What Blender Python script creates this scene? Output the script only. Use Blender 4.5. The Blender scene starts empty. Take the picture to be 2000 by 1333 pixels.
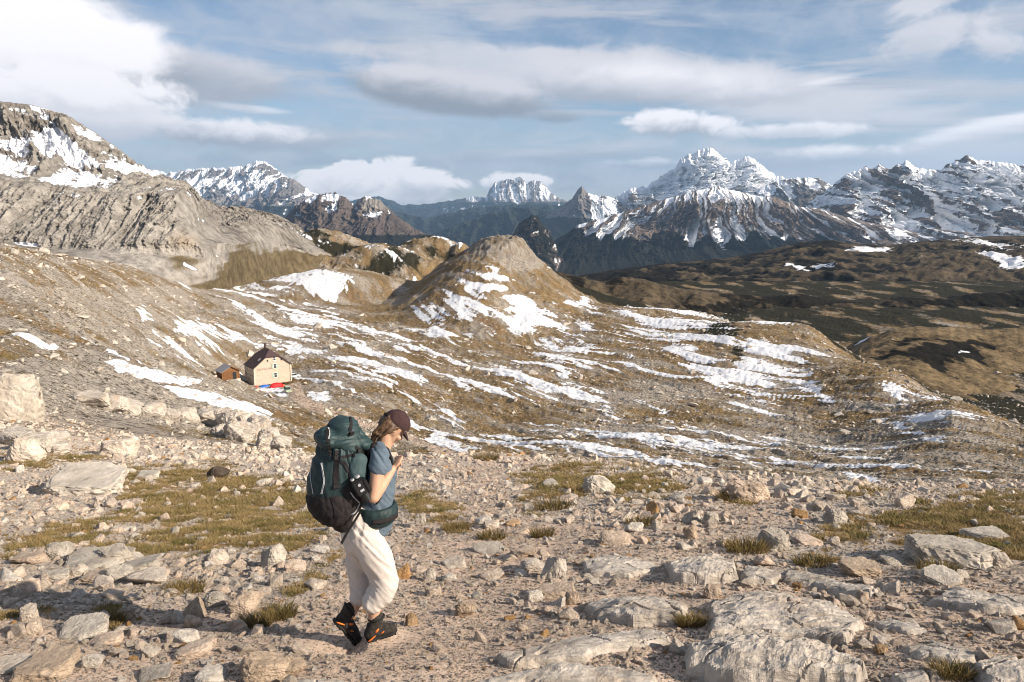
import bpy, bmesh, math, random
import numpy as np
from mathutils import Vector, Matrix, Euler

SC = bpy.context.scene
ROOT = SC.collection
R = math.radians

# ------------------------------------------------------------------ camera
F = 1570.0            # focal length in pixels of the 2000 px wide photograph
PITCH = R(9.8)
CZ = 3.06             # camera height above the spot where the hiker stands
CT, ST = math.cos(PITCH), math.sin(PITCH)
cam_d = bpy.data.cameras.new('camera')
cam_d.sensor_width = 36.0
cam_d.lens = F / 2000.0 * 36.0
cam_d.clip_start = 0.1
cam_d.clip_end = 200000.0
cam = bpy.data.objects.new('camera', cam_d)
cam.location = (0, 0, CZ)
cam.rotation_euler = (R(90) - PITCH, 0, 0)
ROOT.objects.link(cam)
SC.camera = cam

# ------------------------------------------------------------------ light
SUN_EL = R(27.0)
SUN_AZ = R(112.0)      # clockwise from +Y (the viewing direction)
sd = bpy.data.lights.new('sun', 'SUN')
sd.energy = 5.0
sd.angle = R(0.53)
sd.color = (1.0, 0.89, 0.745)
sun = bpy.data.objects.new('sun', sd)
S_DIR = Vector((math.sin(SUN_AZ) * math.cos(SUN_EL), math.cos(SUN_AZ) * math.cos(SUN_EL), math.sin(SUN_EL)))
sun.rotation_euler = S_DIR.to_track_quat('Z', 'Y').to_euler()
sun.location = (30, -10, 40)
ROOT.objects.link(sun)

SC.view_settings.view_transform = 'Standard'
SC.view_settings.look = 'None'
SC.view_settings.exposure = 0.72
SC.view_settings.gamma = 1.0
SC.view_settings.use_curve_mapping = False
SC.cycles.max_bounces = 5
SC.cycles.diffuse_bounces = 2
SC.cycles.glossy_bounces = 2
SC.cycles.transmission_bounces = 3
SC.cycles.transparent_max_bounces = 6
SC.cycles.volume_bounces = 0
SC.cycles.adaptive_threshold = 0.025
SC.cycles.filter_width = 1.0
SC.cycles.use_denoising = True
SC.cycles.denoiser = 'OPENIMAGEDENOISE'


# ------------------------------------------------------------------ node helpers
class X:
    """a socket with arithmetic"""
    def __init__(s, nt, sock): s.nt, s.k = nt, sock
    def _m(s, op, *a):
        n = s.nt.nodes.new('ShaderNodeMath'); n.operation = op
        for i, v in enumerate((s,) + a):
            if isinstance(v, X): s.nt.links.new(v.k, n.inputs[i])
            else: n.inputs[i].default_value = v
        return X(s.nt, n.outputs[0])
    def __add__(s, o): return s._m('ADD', o)
    def __sub__(s, o): return s._m('SUBTRACT', o)
    def __mul__(s, o): return s._m('MULTIPLY', o)
    def __truediv__(s, o): return s._m('DIVIDE', o)
    def rsub(s, v): return (s * -1.0) + v
    def sqrt(s): return s._m('SQRT')
    def pow(s, v): return s._m('POWER', v)
    def abs(s): return s._m('ABSOLUTE')
    def max(s, v): return s._m('MAXIMUM', v)
    def min(s, v): return s._m('MINIMUM', v)
    def ramp(s, a, b, lo=0.0, hi=1.0):
        n = s.nt.nodes.new('ShaderNodeMapRange'); n.interpolation_type = 'SMOOTHSTEP'
        s.nt.links.new(s.k, n.inputs[0])
        for i, v in zip((1, 2, 3, 4), (a, b, lo, hi)): n.inputs[i].default_value = v
        return X(s.nt, n.outputs[0])


def sock(nt, dst, v):
    if isinstance(v, X): nt.links.new(v.k, dst)
    elif isinstance(v, (tuple, list)): dst.default_value = (*v[:3], 1.0) if len(dst.default_value) == 4 else v
    else: dst.default_value = v


def mixc(nt, f, a, b):
    n = nt.nodes.new('ShaderNodeMix'); n.data_type = 'RGBA'
    sock(nt, n.inputs[0], f); sock(nt, n.inputs[6], a); sock(nt, n.inputs[7], b)
    return X(nt, n.outputs[2])


def noise(nt, vec, scale, detail=4.0, rough=0.55, dist=0.0):
    n = nt.nodes.new('ShaderNodeTexNoise')
    if vec is not None: nt.links.new(vec.k, n.inputs['Vector'])
    n.inputs['Scale'].default_value = scale
    n.inputs['Detail'].default_value = detail
    n.inputs['Roughness'].default_value = rough
    n.inputs['Distortion'].default_value = dist
    return X(nt, n.outputs[0])


def comb(nt, x, y, z):
    n = nt.nodes.new('ShaderNodeCombineXYZ')
    for i, v in enumerate((x, y, z)): sock(nt, n.inputs[i], v)
    return X(nt, n.outputs[0])


# ------------------------------------------------------------------ world: daylight sky with clouds
def px_dir(px, py):
    """viewing ray of a photograph pixel: (x/y, z/y)"""
    yc = (666.5 - py) / F
    fw = CT + ST * yc
    return (px - 1000.0) / F / fw, (-ST + CT * yc) / fw


def azel(px, py):
    s, t = px_dir(px, py)
    return math.atan(s), t / math.sqrt(1 + s * s)


world = bpy.data.worlds.new('World')
SC.world = world
world.use_nodes = True
wt = world.node_tree
wt.nodes.clear()
sky = wt.nodes.new('ShaderNodeTexSky')
sky.sky_type = 'NISHITA'
sky.sun_disc = False
sky.sun_elevation = SUN_EL
sky.sun_rotation = SUN_AZ
sky.altitude = 2400.0
sky.air_density = 1.0
sky.dust_density = 1.2
sky.ozone_density = 1.6
tc = wt.nodes.new('ShaderNodeTexCoord')
sx = wt.nodes.new('ShaderNodeSeparateXYZ')
wt.links.new(tc.outputs['Generated'], sx.inputs[0])
dx, dy, dz = (X(wt, sx.outputs[i]) for i in range(3))
az = dx._m('ARCTAN2', dy)
el = dz / (dx * dx + dy * dy + 1e-6).sqrt()
# bank of noises in azimuth and elevation
n_str = noise(wt, comb(wt, az * 2.6 + el * 3.0, el * 26.0, 0.0), 1.0, 7.0, 0.56, 0.6)      # long streaks
n_str2 = noise(wt, comb(wt, az * 6.0 - el * 9.0, el * 46.0, 7.3), 1.0, 6.0, 0.6, 0.8)
n_puff = noise(wt, comb(wt, az * 21.0, el * 30.0, 3.1), 1.0, 9.0, 0.60, 0.5)               # puffs
n_soft = noise(wt, comb(wt, az * 4.0, el * 13.0, 11.0), 1.0, 6.0, 0.55, 0.5)
n_mix = n_soft * 0.62 + n_puff * 0.38
SKYK = 0.073
skyc = X(wt, sky.outputs[0])
# sky tint of the photograph's film-like grade
hs = wt.nodes.new('ShaderNodeMix'); hs.data_type = 'RGBA'; hs.blend_type = 'MULTIPLY'
hs.inputs[0].default_value = 1.0
wt.links.new(skyc.k, hs.inputs[6]); hs.inputs[7].default_value = (1.02, 0.99, 0.96, 1)
col = X(wt, hs.outputs[2])


def C(r, g, b): return (0.88 * r / SKYK, 0.88 * g / SKYK, 0.88 * b / SKYK)


WHITE = C(0.84, 0.81, 0.82)
LIGHT = C(0.56, 0.55, 0.58)
GREY = C(0.33, 0.345, 0.385)
DARK = C(0.225, 0.245, 0.28)
CREAM = C(1.12, 1.04, 1.0)
# general veil and streaks, the same all round the sky
veil = n_mix.ramp(0.36, 0.72) * 0.78
col = mixc(wt, veil, col, C(0.42, 0.445, 0.50))
streak = n_str.ramp(0.48, 0.64) * 0.72
col = mixc(wt, streak, col, mixc(wt, n_str2, GREY, LIGHT))
low = el.ramp(0.0, 0.12, 1.0, 0.0) * n_str2.ramp(0.36, 0.56) * el.ramp(0.0, 0.02)
col = mixc(wt, low * 0.95, col, mixc(wt, n_puff.ramp(0.35, 0.65), GREY, LIGHT))


def cloud(px, py, hw, hh, top, bot, nz, amp, soft, op=1.0, slope=0.0, split=0.0, sw=0.6):
    global col
    a0, e0 = azel(px, py)
    ra = hw / F * 0.93; re = hh / F
    u = (az - a0) * (1 / ra)
    v = (el - e0 - (az - a0) * slope) * (1 / re) if slope == 0 else (el - ((az - a0) * slope + e0)) * (1 / re)
    m = (u * u + v * v).sqrt().rsub(1.0) + (nz - 0.5) * amp
    a = m.ramp(0.0, soft) * op
    sh = (v + (nz - 0.5) * 2.2).ramp(split - sw, split + sw)
    col = mixc(wt, a, col, mixc(wt, sh, bot, top))


# the clouds of the photograph, far ones first
cloud(1180, 300, 420, 26, LIGHT, GREY, n_str2, 2.2, 0.8, 0.75)
cloud(1750, 330, 420, 44, LIGHT, LIGHT, n_str2, 1.2, 0.9, 0.9)
cloud(1560, 310, 420, 34, LIGHT, GREY, n_str2, 1.6, 0.9, 0.85)
cloud(1900, 300, 260, 40, LIGHT, LIGHT, n_str, 1.2, 0.9, 0.9, 0.05)
cloud(560, 275, 260, 26, LIGHT, GREY, n_str2, 1.8, 0.8, 0.8)
cloud(1960, 248, 190, 24, WHITE, LIGHT, n_str2, 1.4, 0.6, 0.95, 0.16)
cloud(430, 258, 190, 30, WHITE, GREY, n_puff, 1.5, 0.45, 0.95, -0.05, -0.1)
cloud(110, 225, 240, 52, WHITE, LIGHT, n_mix, 1.5, 0.35, 0.9)
cloud(480, 212, 110, 10, WHITE, LIGHT, n_str2, 1.2, 0.8, 0.6, -0.1)
cloud(1560, 195, 330, 60, LIGHT, LIGHT, n_str2, 1.7, 0.7, 0.95, -0.11)
cloud(1180, 150, 520, 66, LIGHT, GREY, n_mix, 1.6, 0.38, 0.95, -0.07, -0.25)
cloud(1310, 160, 300, 48, WHITE, LIGHT, n_mix, 1.5, 0.8, 0.75, -0.1)
cloud(880, 178, 260, 52, LIGHT, DARK, n_mix, 1.2, 0.35, 1.0, -0.12, 0.0, 0.45)
cloud(1080, 228, 70, 16, GREY, DARK, n_puff, 1.8, 0.6, 0.8)
cloud(1320, 238, 130, 30, WHITE, GREY, n_puff, 1.6, 0.4, 1.0, -0.05, -0.25, 0.5)
cloud(1560, 256, 140, 19, WHITE, LIGHT, n_puff, 1.6, 0.5, 0.9)
cloud(1280, 320, 120, 13, WHITE, GREY, n_puff, 1.6, 0.6, 0.8)
cloud(1640, 300, 150, 20, CREAM, LIGHT, n_puff, 1.6, 0.7, 0.7)
cloud(1600, 168, 90, 14, WHITE, LIGHT, n_str2, 2.0, 0.7, 0.6, 0.1)
cloud(300, 140, 330, 62, LIGHT, GREY, n_mix, 1.3, 0.4, 0.95, -0.08, 0.2)
cloud(60, 115, 330, 44, GREY, DARK, n_mix, 1.1, 0.35, 0.9, -0.05)
cloud(40, 55, 290, 85, WHITE, LIGHT, n_mix, 1.1, 0.32, 1.0, -0.14, -0.9)
cloud(150, 172, 215, 50, WHITE, LIGHT, n_puff, 1.5, 0.4, 1.0, -0.03, -0.55)
cloud(760, 40, 300, 60, C(0.45, 0.48, 0.53), C(0.40, 0.43, 0.48), n_str2, 2.4, 1.0, 0.55, -0.35)
cloud(1830, 62, 120, 44, LIGHT, C(0.48, 0.48, 0.52), n_puff, 2.1, 0.7, 0.9)
cloud(1950, 92, 90, 30, LIGHT, C(0.46, 0.46, 0.50), n_puff, 2.0, 0.7, 0.9, -0.2)
cloud(1800, 8, 80, 24, LIGHT, LIGHT, n_puff, 2.0, 0.7, 0.85)
# cumulus bank behind the far mountains
cloud(1010, 358, 75, 22, CREAM, LIGHT, n_puff, 1.5, 0.3, 0.95)
cloud(735, 362, 190, 50, CREAM, C(0.44, 0.46, 0.51), n_puff, 1.25, 0.18, 1.0, -0.03, -0.35, 0.7)
cloud(690, 345, 85, 34, CREAM, LIGHT, n_puff, 1.2, 0.16, 1.0, 0.0, -0.5)
cloud(820, 360, 75, 30, CREAM, LIGHT, n_puff, 1.3, 0.18, 1.0, 0.0, -0.4)
bg = wt.nodes.new('ShaderNodeBackground')
wt.links.new(col.k, bg.inputs[0])
bg.inputs[1].default_value = SKYK
wo = wt.nodes.new('ShaderNodeOutputWorld')
wt.links.new(bg.outputs[0], wo.inputs[0])

# ------------------------------------------------------------------ numpy noise
def _hash(i, j, seed):
    h = (i.astype(np.int64) * 374761393 + j.astype(np.int64) * 668265263 + seed * 974634777) & 0xFFFFFFFF
    h = ((h ^ (h >> 13)) * 1274126177) & 0xFFFFFFFF
    h = ((h ^ (h >> 16)) * 2246822519) & 0xFFFFFFFF
    return ((h ^ (h >> 15)) & 0xFFFFFF).astype(np.float32) / 16777215.0


def vnoise(x, y, seed=0):
    """gradient noise, about -1..1"""
    xi = np.floor(x); yi = np.floor(y)
    fx = (x - xi).astype(np.float32); fy = (y - yi).astype(np.float32)
    xi = xi.astype(np.int64); yi = yi.astype(np.int64)
    ux = fx * fx * fx * (fx * (fx * 6 - 15) + 10); uy = fy * fy * fy * (fy * (fy * 6 - 15) + 10)
    def g(ox, oy):
        a = _hash(xi + ox, yi + oy, seed) * (2 * np.pi)
        return np.cos(a) * (fx - ox) + np.sin(a) * (fy - oy)
    n0 = g(0, 0); n1 = g(1, 0); n2 = g(0, 1); n3 = g(1, 1)
    a = n0 + (n1 - n0) * ux
    b = n2 + (n3 - n2) * ux
    return (a + (b - a) * uy) * 1.5


def fbm(x, y, seed=0, octaves=5, gain=0.5, lac=2.03, ridged=False):
    s = 0.0; a = 1.0; t = 0.0
    for o in range(octaves):
        n = vnoise(x, y, seed + o * 17)
        if ridged: n = 1.0 - 2.0 * np.abs(n)
        s = s + a * n; t += a
        a *= gain; x = x * lac + 13.7; y = y * lac + 7.1
    return s / t


def sstep(x, a, b):
    t = np.clip((x - a) / (b - a), 0, 1)
    return t * t * (3 - 2 * t)


def project(x, y, z):
    """world point to photograph pixel"""
    zz = z - CZ
    d = np.maximum(y * CT - zz * ST, 1e-3)
    v = y * ST + zz * CT
    return 1000.0 + F * x / d, 666.5 - F * v / d


def W(px, py, y):
    """world point on the ray of a photograph pixel at forward distance y"""
    s, t = px_dir(px, py)
    return np.array((s * y, y, CZ + t * y))


def in_poly(px, py, poly):
    inside = np.zeros(px.shape, bool)
    n = len(poly)
    for i in range(n):
        x0, y0 = poly[i]; x1, y1 = poly[(i + 1) % n]
        if y0 == y1: continue
        c = ((y0 > py) != (y1 > py)) & (px < (x1 - x0) * (py - y0) / (y1 - y0) + x0)
        inside ^= c
    return inside


def poly_dist(px, py, poly):
    """signed distance to a polygon, positive inside"""
    d = np.full(px.shape, 1e9, np.float32)
    n = len(poly)
    for i in range(n):
        x0, y0 = poly[i]; x1, y1 = poly[(i + 1) % n]
        ex, ey = x1 - x0, y1 - y0
        L = ex * ex + ey * ey + 1e-9
        t = np.clip(((px - x0) * ex + (py - y0) * ey) / L, 0, 1)
        d = np.minimum(d, (px - x0 - t * ex) ** 2 + (py - y0 - t * ey) ** 2)
    d = np.sqrt(d)
    return np.where(in_poly(px, py, poly), d, -d)


# ------------------------------------------------------------------ mesh helpers
def set_props(o, label=None, cat=None, group=None, kind=None):
    if label: o['label'] = label
    if cat: o['category'] = cat
    if group: o['group'] = group
    if kind: o['kind'] = kind
    return o


def grid_object(name, V, attrs, mat, kind='structure', label=None, smooth=True):
    """V: (nv, nu, 3) array of points"""
    nv, nu = V.shape[:2]
    me = bpy.data.meshes.new(name)
    me.vertices.add(nv * nu)
    me.vertices.foreach_set('co', V.astype(np.float32).ravel())
    idx = np.arange(nv * nu).reshape(nv, nu)
    q = np.stack((idx[:-1, :-1], idx[:-1, 1:], idx[1:, 1:], idx[1:, :-1]), -1).reshape(-1, 4)
    nf = len(q)
    me.loops.add(nf * 4); me.polygons.add(nf)
    me.loops.foreach_set('vertex_index', q.astype(np.int32).ravel())
    me.polygons.foreach_set('loop_start', np.arange(0, nf * 4, 4, dtype=np.int32))
    me.polygons.foreach_set('use_smooth', np.full(nf, smooth, bool))
    me.update(calc_edges=True)
    for an, arr in attrs.items():
        a = me.attributes.new(an, 'FLOAT_COLOR', 'POINT')
        c = np.ones((nv * nu, 4), np.float32); c[:, :3] = np.stack([np.broadcast_to(k, (nv, nu)).ravel() for k in arr], -1)
        a.data.foreach_set('color', c.ravel())
    me.materials.append(mat)
    o = bpy.data.objects.new(name, me)
    ROOT.objects.link(o)
    return set_props(o, label=label, kind=kind)


def new_mat(name, rough=0.9, spec=0.2):
    m = bpy.data.materials.new(name); m.use_nodes = True
    nt = m.node_tree; b = nt.nodes['Principled BSDF']
    b.inputs['Roughness'].default_value = rough
    b.inputs['Specular IOR Level'].default_value = spec
    return m, nt, b


def bump(nt, b, h, strength, dist):
    n = nt.nodes.new('ShaderNodeBump')
    n.inputs['Strength'].default_value = strength; n.inputs['Distance'].default_value = dist
    sock(nt, n.inputs['Height'], h)
    nt.links.new(n.outputs[0], b.inputs['Normal'])


def attr(nt, name):
    n = nt.nodes.new('ShaderNodeAttribute'); n.attribute_name = name
    s = nt.nodes.new('ShaderNodeSeparateXYZ')
    nt.links.new(n.outputs['Vector'], s.inputs[0])
    return [X(nt, s.outputs[i]) for i in range(3)]


def pos(nt):
    n = nt.nodes.new('ShaderNodeNewGeometry')
    return X(nt, n.outputs['Position'])


GRAVEL = (0.60, 0.455, 0.35)
GRAVEL2 = (0.38, 0.27, 0.195)
STONE = (0.51, 0.445, 0.37)
STONE2 = (0.27, 0.24, 0.21)
GRASS = (0.30, 0.195, 0.082)
GRASS2 = (0.135, 0.088, 0.033)
GRASSR = (0.205, 0.115, 0.055)
SOIL = (0.10, 0.072, 0.048)
SNOW = (0.80, 0.80, 0.82)
PINE = (0.018, 0.017, 0.010)


def ground_mat(name, unit, k_bump, bands=False):
    """ground of snow, grass, dwarf pine, bare rock and trail; unit = size of the fine grain in metres"""
    m, nt, b = new_mat(name, 0.95, 0.1)
    snow, grass, pine = attr(nt, 'mask_a')
    rock, trail, tone = attr(nt, 'mask_b')
    p = pos(nt)
    n1 = noise(nt, p, 1.0 / unit, 6.0, 0.70)
    n2 = noise(nt, p, (0.16 if not bands else 0.11) / unit, 5.0, 0.6)
    n3 = noise(nt, p, 0.03 / unit, 4.0, 0.6)
    if bands:   # bedding that crops out in strips across the slope
        mp = nt.nodes.new('ShaderNodeMapping'); mp.inputs['Rotation'].default_value = (0, 0, R(58))
        nt.links.new(p.k, mp.inputs[0])
        m2 = nt.nodes.new('ShaderNodeMapping'); m2.inputs['Scale'].default_value = (0.13, 0.60, 0.3)
        nt.links.new(mp.outputs[0], m2.inputs[0])
        nb_ = noise(nt, X(nt, m2.outputs[0]), 1.0, 7.0, 0.70, 0.5)
        n2 = nb_ * 0.75 + n2 * 0.25
    stony = mixc(nt, n1.ramp(0.36, 0.60), STONE2 if not bands else (0.17, 0.145, 0.115), STONE)
    grav = mixc(nt, n1.ramp(0.32, 0.6), GRAVEL2, GRAVEL)
    base = mixc(nt, trail, stony, grav)
    g = mixc(nt, n2.ramp(0.36, 0.64), GRASS2, GRASS)
    g = mixc(nt, n3.ramp(0.5, 0.72) * 0.7, g, GRASSR)
    g = mixc(nt, n1.ramp(0.38, 0.26) * 0.7, g, SOIL)
    gm = (grass + (n2 - 0.5) * (1.5 if bands else 0.9) + (n1 - 0.5) * (2.2 if bands else 0.7)).ramp(0.38, 0.58)
    c = mixc(nt, gm, base, g)
    if bands:   # small stones and dark gaps in the turf
        n4 = noise(nt, p, 0.62, 5.0, 0.75)
        c = mixc(nt, n4.ramp(0.45, 0.36) * 0.75, c, (0.055, 0.040, 0.020))
        c = mixc(nt, n4.ramp(0.575, 0.635) * 0.55, c, (0.45, 0.395, 0.33))
        c = mixc(nt, n1.ramp(0.46, 0.38) * 0.8, c, (0.048, 0.034, 0.018))
        c = mixc(nt, n1.ramp(0.565, 0.61) * 0.75, c, (0.46, 0.40, 0.335))
    c = mixc(nt, (rock + (n1 - 0.5) * 0.6).ramp(0.4, 0.6), c, mixc(nt, n2.ramp(0.35, 0.65), STONE2, STONE))
    c = mixc(nt, (pine + (n2 - 0.5) * 0.9 + (n1 - 0.5) * 0.5).ramp(0.45, 0.58), c, mixc(nt, n1.ramp(0.35, 0.7), PINE, (0.042, 0.036, 0.018)))
    t = nt.nodes.new('ShaderNodeMix'); t.data_type = 'RGBA'; t.blend_type = 'MULTIPLY'; t.inputs[0].default_value = 1.0
    sock(nt, t.inputs[6], c)
    cc = nt.nodes.new('ShaderNodeCombineColor')
    for i in range(3): sock(nt, cc.inputs[i], tone + 0.5)
    nt.links.new(cc.outputs[0], t.inputs[7])
    sm = (snow + (n2 - 0.5) * (1.3 if bands else 0.42) + (n1 - 0.5) * (0.7 if bands else 0.42)).ramp(0.47, 0.53)
    c = mixc(nt, sm, X(nt, t.outputs[2]), SNOW)
    sock(nt, b.inputs['Base Color'], c)
    h = n1 * (sm.rsub(1.0) * 0.9 + 0.1) + n2 * 1.6
    bump(nt, b, h, 1.0, k_bump)
    return m


# ------------------------------------------------------------------ the base terrain: rows of (px, py, forward distance)
def zrow(y, z):  # a level row, z relative to the camera
    return [('z', s, y, z) for s in (-3.2, -1.5, 0.0, 1.5, 3.2)]


ROWS = [
    zrow(0.6, -1.70),
    [(-900, 1333, 4.7), (0, 1333, 4.6), (700, 1333, 4.45), (1300, 1333, 4.3), (2000, 1333, 4.15), (3000, 1333, 4.0)],
    [(-900, 1250, 5.6), (0, 1250, 5.5), (700, 1252, 5.25), (1300, 1250, 5.05), (2000, 1250, 4.9), (3000, 1250, 4.8)],
    [(-900, 1150, 7.3), (0, 1150, 7.1), (500, 1150, 6.9), (1000, 1150, 6.7), (1500, 1150, 6.4), (2000, 1150, 6.3), (3000, 1150, 6.2)],
    [(-900, 1045, 10.5), (0, 1050, 10.2), (500, 1050, 10.0), (1000, 1050, 9.4), (1500, 1050, 8.8), (2000, 1050, 8.6), (3000, 1050, 8.4)],
    [(-900, 955, 17), (0, 960, 17), (300, 960, 17), (600, 960, 16.2), (1000, 962, 14.8), (1400, 968, 13.8), (2000, 975, 12.6), (3000, 990, 12)],
    [(-900, 860, 25), (0, 880, 25), (300, 892, 26), (600, 896, 26.5), (950, 890, 26), (1150, 896, 24), (1400, 926, 20.5), (1700, 948, 18.5), (2000, 946, 18.5), (3000, 960, 18)],
    [(-900, 690, 52), (0, 748, 52), (200, 805, 56), (400, 845, 58), (540, 868, 60), (680, 915, 55), (800, 935, 55), (950, 935, 55), (1150, 940, 55), (1400, 968, 50), (2000, 990, 48), (3000, 1010, 46)],
    [(-900, 560, 105), (0, 642, 105), (200, 708, 105), (350, 762, 110), (480, 812, 115), (600, 856, 115), (800, 892, 115), (950, 893, 120), (1200, 908, 115), (1500, 928, 110), (2000, 930, 105), (3000, 960, 100)],
    [(-900, 440, 180), (0, 535, 180), (200, 632, 190), (350, 706, 195), (500, 782, 200), (650, 812, 195), (850, 858, 185), (1000, 862, 185), (1300, 840, 190), (1600, 846, 180), (1850, 790, 185), (2000, 835, 165), (3000, 940, 150)],
    [(-900, 400, 240), (0, 490, 240), (200, 564, 270), (350, 640, 280), (510, 754, 270), (700, 735, 268), (900, 750, 265), (1100, 748, 265), (1300, 742, 265), (1500, 722, 272), (1720, 722, 248), (1860, 790, 250), (2000, 850, 245), (3000, 960, 240)],
    [(-900, 400, 330), (0, 482, 330), (200, 530, 350), (400, 622, 370), (600, 648, 375), (800, 648, 385), (1000, 662, 380), (1200, 645, 375), (1400, 632, 368), (1560, 636, 350), (1660, 690, 350), (1780, 760, 350), (2000, 800, 350), (3000, 900, 350)],
    [(-900, 420, 430), (0, 490, 430), (200, 512, 430), (400, 568, 470), (600, 592, 480), (800, 600, 480), (1000, 622, 480), (1190, 602, 440), (1350, 610, 432), (1560, 700, 450), (1800, 770, 450), (2000, 800, 450), (3000, 880, 450)],
    [(-900, 520, 620), (0, 530, 600), (400, 552, 600), (600, 560, 640), (800, 575, 640), (1000, 600, 640), (1200, 690, 640), (1500, 720, 640), (2000, 750, 650), (3000, 800, 650)],
    zrow(1300, -190.0), zrow(2800, -300.0), zrow(8000, -760.0), zrow(80000, -900.0),
]
S_EDGE = 0.80
S = np.concatenate((np.linspace(-3.0, -S_EDGE, 40)[:-1], np.linspace(-S_EDGE, S_EDGE, 1000), np.linspace(S_EDGE, 3.0, 40)[1:]))


def build_base(S, LY):
    lys, ts = [], []
    for row in ROWS:
        ss, yy, tt = [], [], []
        for e in row:
            if e[0] == 'z':
                ss.append(e[1]); yy.append(math.log(e[2])); tt.append(e[3] / e[2])
            else:
                s, t = px_dir(e[0], e[1]); ss.append(s); yy.append(math.log(e[2])); tt.append(t)
        ss = np.array(ss)
        def itp(v):  # smooth (monotone) interpolation along the row
            v = np.array(v); h = np.diff(ss); d = np.diff(v) / h
            m = np.zeros(len(v)); m[0] = d[0]; m[-1] = d[-1]
            for k in range(1, len(v) - 1):
                m[k] = 0 if d[k - 1] * d[k] <= 0 else 2 * d[k - 1] * d[k] / (d[k - 1] + d[k])
            x = np.clip(S, ss[0], ss[-1]); i = np.clip(np.searchsorted(ss, x) - 1, 0, len(h) - 1)
            u = (x - ss[i]) / h[i]; u2 = u * u; u3 = u2 * u
            return (2 * u3 - 3 * u2 + 1) * v[i] + (u3 - 2 * u2 + u) * h[i] * m[i] + (-2 * u3 + 3 * u2) * v[i + 1] + (u3 - u2) * h[i] * m[i + 1]
        lys.append(itp(yy)); ts.append(itp(tt))
    LX = np.array(lys); T = np.array(ts)              # (rows, ns)
    K = len(ROWS)
    h = np.diff(LX, axis=0); d = np.diff(T, axis=0) / h
    M = np.zeros_like(T); M[0] = d[0]; M[-1] = d[-1]
    for k in range(1, K - 1):
        p = d[k - 1] * d[k]
        hm = 2 * d[k - 1] * d[k] / np.where(np.abs(d[k - 1] + d[k]) < 1e-9, 1e-9, d[k - 1] + d[k])
        M[k] = np.where(p > 0, hm, 0)
    out = np.zeros((len(LY), len(S)))
    for j, ly in enumerate(LY):
        i = np.clip((LX <= ly).sum(0) - 1, 0, K - 2)
        c = np.arange(len(S))
        hh = h[i, c]; u = np.clip((ly - LX[i, c]) / hh, 0, 1); u2 = u * u; u3 = u2 * u
        out[j] = (2 * u3 - 3 * u2 + 1) * T[i, c] + (u3 - 2 * u2 + u) * hh * M[i, c] + (-2 * u3 + 3 * u2) * T[i + 1, c] + (u3 - u2) * hh * M[i + 1, c]
    return out


LY = np.concatenate((np.linspace(math.log(0.8), math.log(3.6), 40)[:-1],
                     np.linspace(math.log(3.6), math.log(32), 420)[:-1],
                     np.linspace(math.log(32), math.log(1000), 580)[:-1],
                     np.linspace(math.log(1000), math.log(27000), 60)))
T = build_base(S, LY)
YY = np.exp(LY)[:, None] * np.ones((1, len(S)))
XX = YY * S[None, :]
ZZ = CZ + T * YY

# knolls: the cone hill behind the basin and the low mound on its left
def knoll(xc, yc, rx, ry, h, p, rot=0.0):
    a, b = XX - xc, YY - yc
    c, s_ = math.cos(rot), math.sin(rot)
    q = np.sqrt(((a * c + b * s_) / rx) ** 2 + ((-a * s_ + b * c) / ry) ** 2)
    return h, q


def smax(a, b, k):
    hh = np.clip(0.5 + 0.5 * (a - b) / k, 0, 1)
    return b + (a - b) * hh + k * hh * (1 - hh)


cw = W(985, 462, 520)
wob = fbm(XX / 30, YY / 30, 5, 4)
dyc = YY - cw[1]
q = np.sqrt((XX - cw[0]) ** 2 + np.where(dyc < 0, dyc / 2.3, dyc / 1.05) ** 2) * (1 + 0.12 * wob)
lft = sstep(cw[0] - XX, -12, 12)
prof = lft * np.interp(q, [0, 10, 17, 24, 36, 54, 74, 100, 160], [0, -1, -4, -9, -16, -29, -41, -50, -70]) + (1 - lft) * np.interp(q, [0, 9, 14, 18, 33, 48, 64, 90, 160], [0, -1.5, -5, -11, -25, -33, -39, -46, -66])
crag = fbm(XX / 7, YY / 7, 211, 5, 0.6, ridged=True)
cone = cw[2] + prof + wob * 1.2 + (crag - 0.3) * (2.6 * np.exp(-(q / 34) ** 2) + 0.5)

CONE_Q = q
ZZ = np.where((YY > 330) & (YY < 900), smax(cone, ZZ, 5.0), ZZ)
mw = W(690, 527, 540)
wob2 = fbm(XX / 40, YY / 40, 9, 4)
qm = np.sqrt(((XX - mw[0] + 12) / 96) ** 2 + ((YY - mw[1]) / 75) ** 2) * (1 + 0.2 * wob2)
mound = mw[2] - 26 * np.clip(qm, 0, 3) ** 1.7 + wob2 * 2.5
ZZ = np.where((YY > 380) & (YY < 900), smax(mound, ZZ, 4.0), ZZ)
# brown knolls behind
for kx, ky, yd, rx, ry, hh, sd_ in ((625, 452, 780, 75, 70, 30, 21), (840, 464, 800, 70, 60, 34, 22), (735, 480, 740, 80, 55, 28, 23), (550, 492, 720, 50, 50, 26, 24), (900, 478, 780, 26, 40, 34, 25)):
    kw = W(kx, ky, yd)
    wb = fbm(XX / 35, YY / 35, sd_, 5)
    qq = np.sqrt(((XX - kw[0]) / rx) ** 2 + ((YY - kw[1]) / ry) ** 2) * (1 + 0.55 * wb)
    ZZ = np.where((YY > 450) & (YY < 1600), smax(kw[2] - hh * np.clip(qq, 0, 3) ** 1.6 + wb * 5.0 + 2.2 * fbm(XX / 9, YY / 9, sd_ + 60, 4, 0.6, ridged=True), ZZ, 5.0), ZZ)

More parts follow.
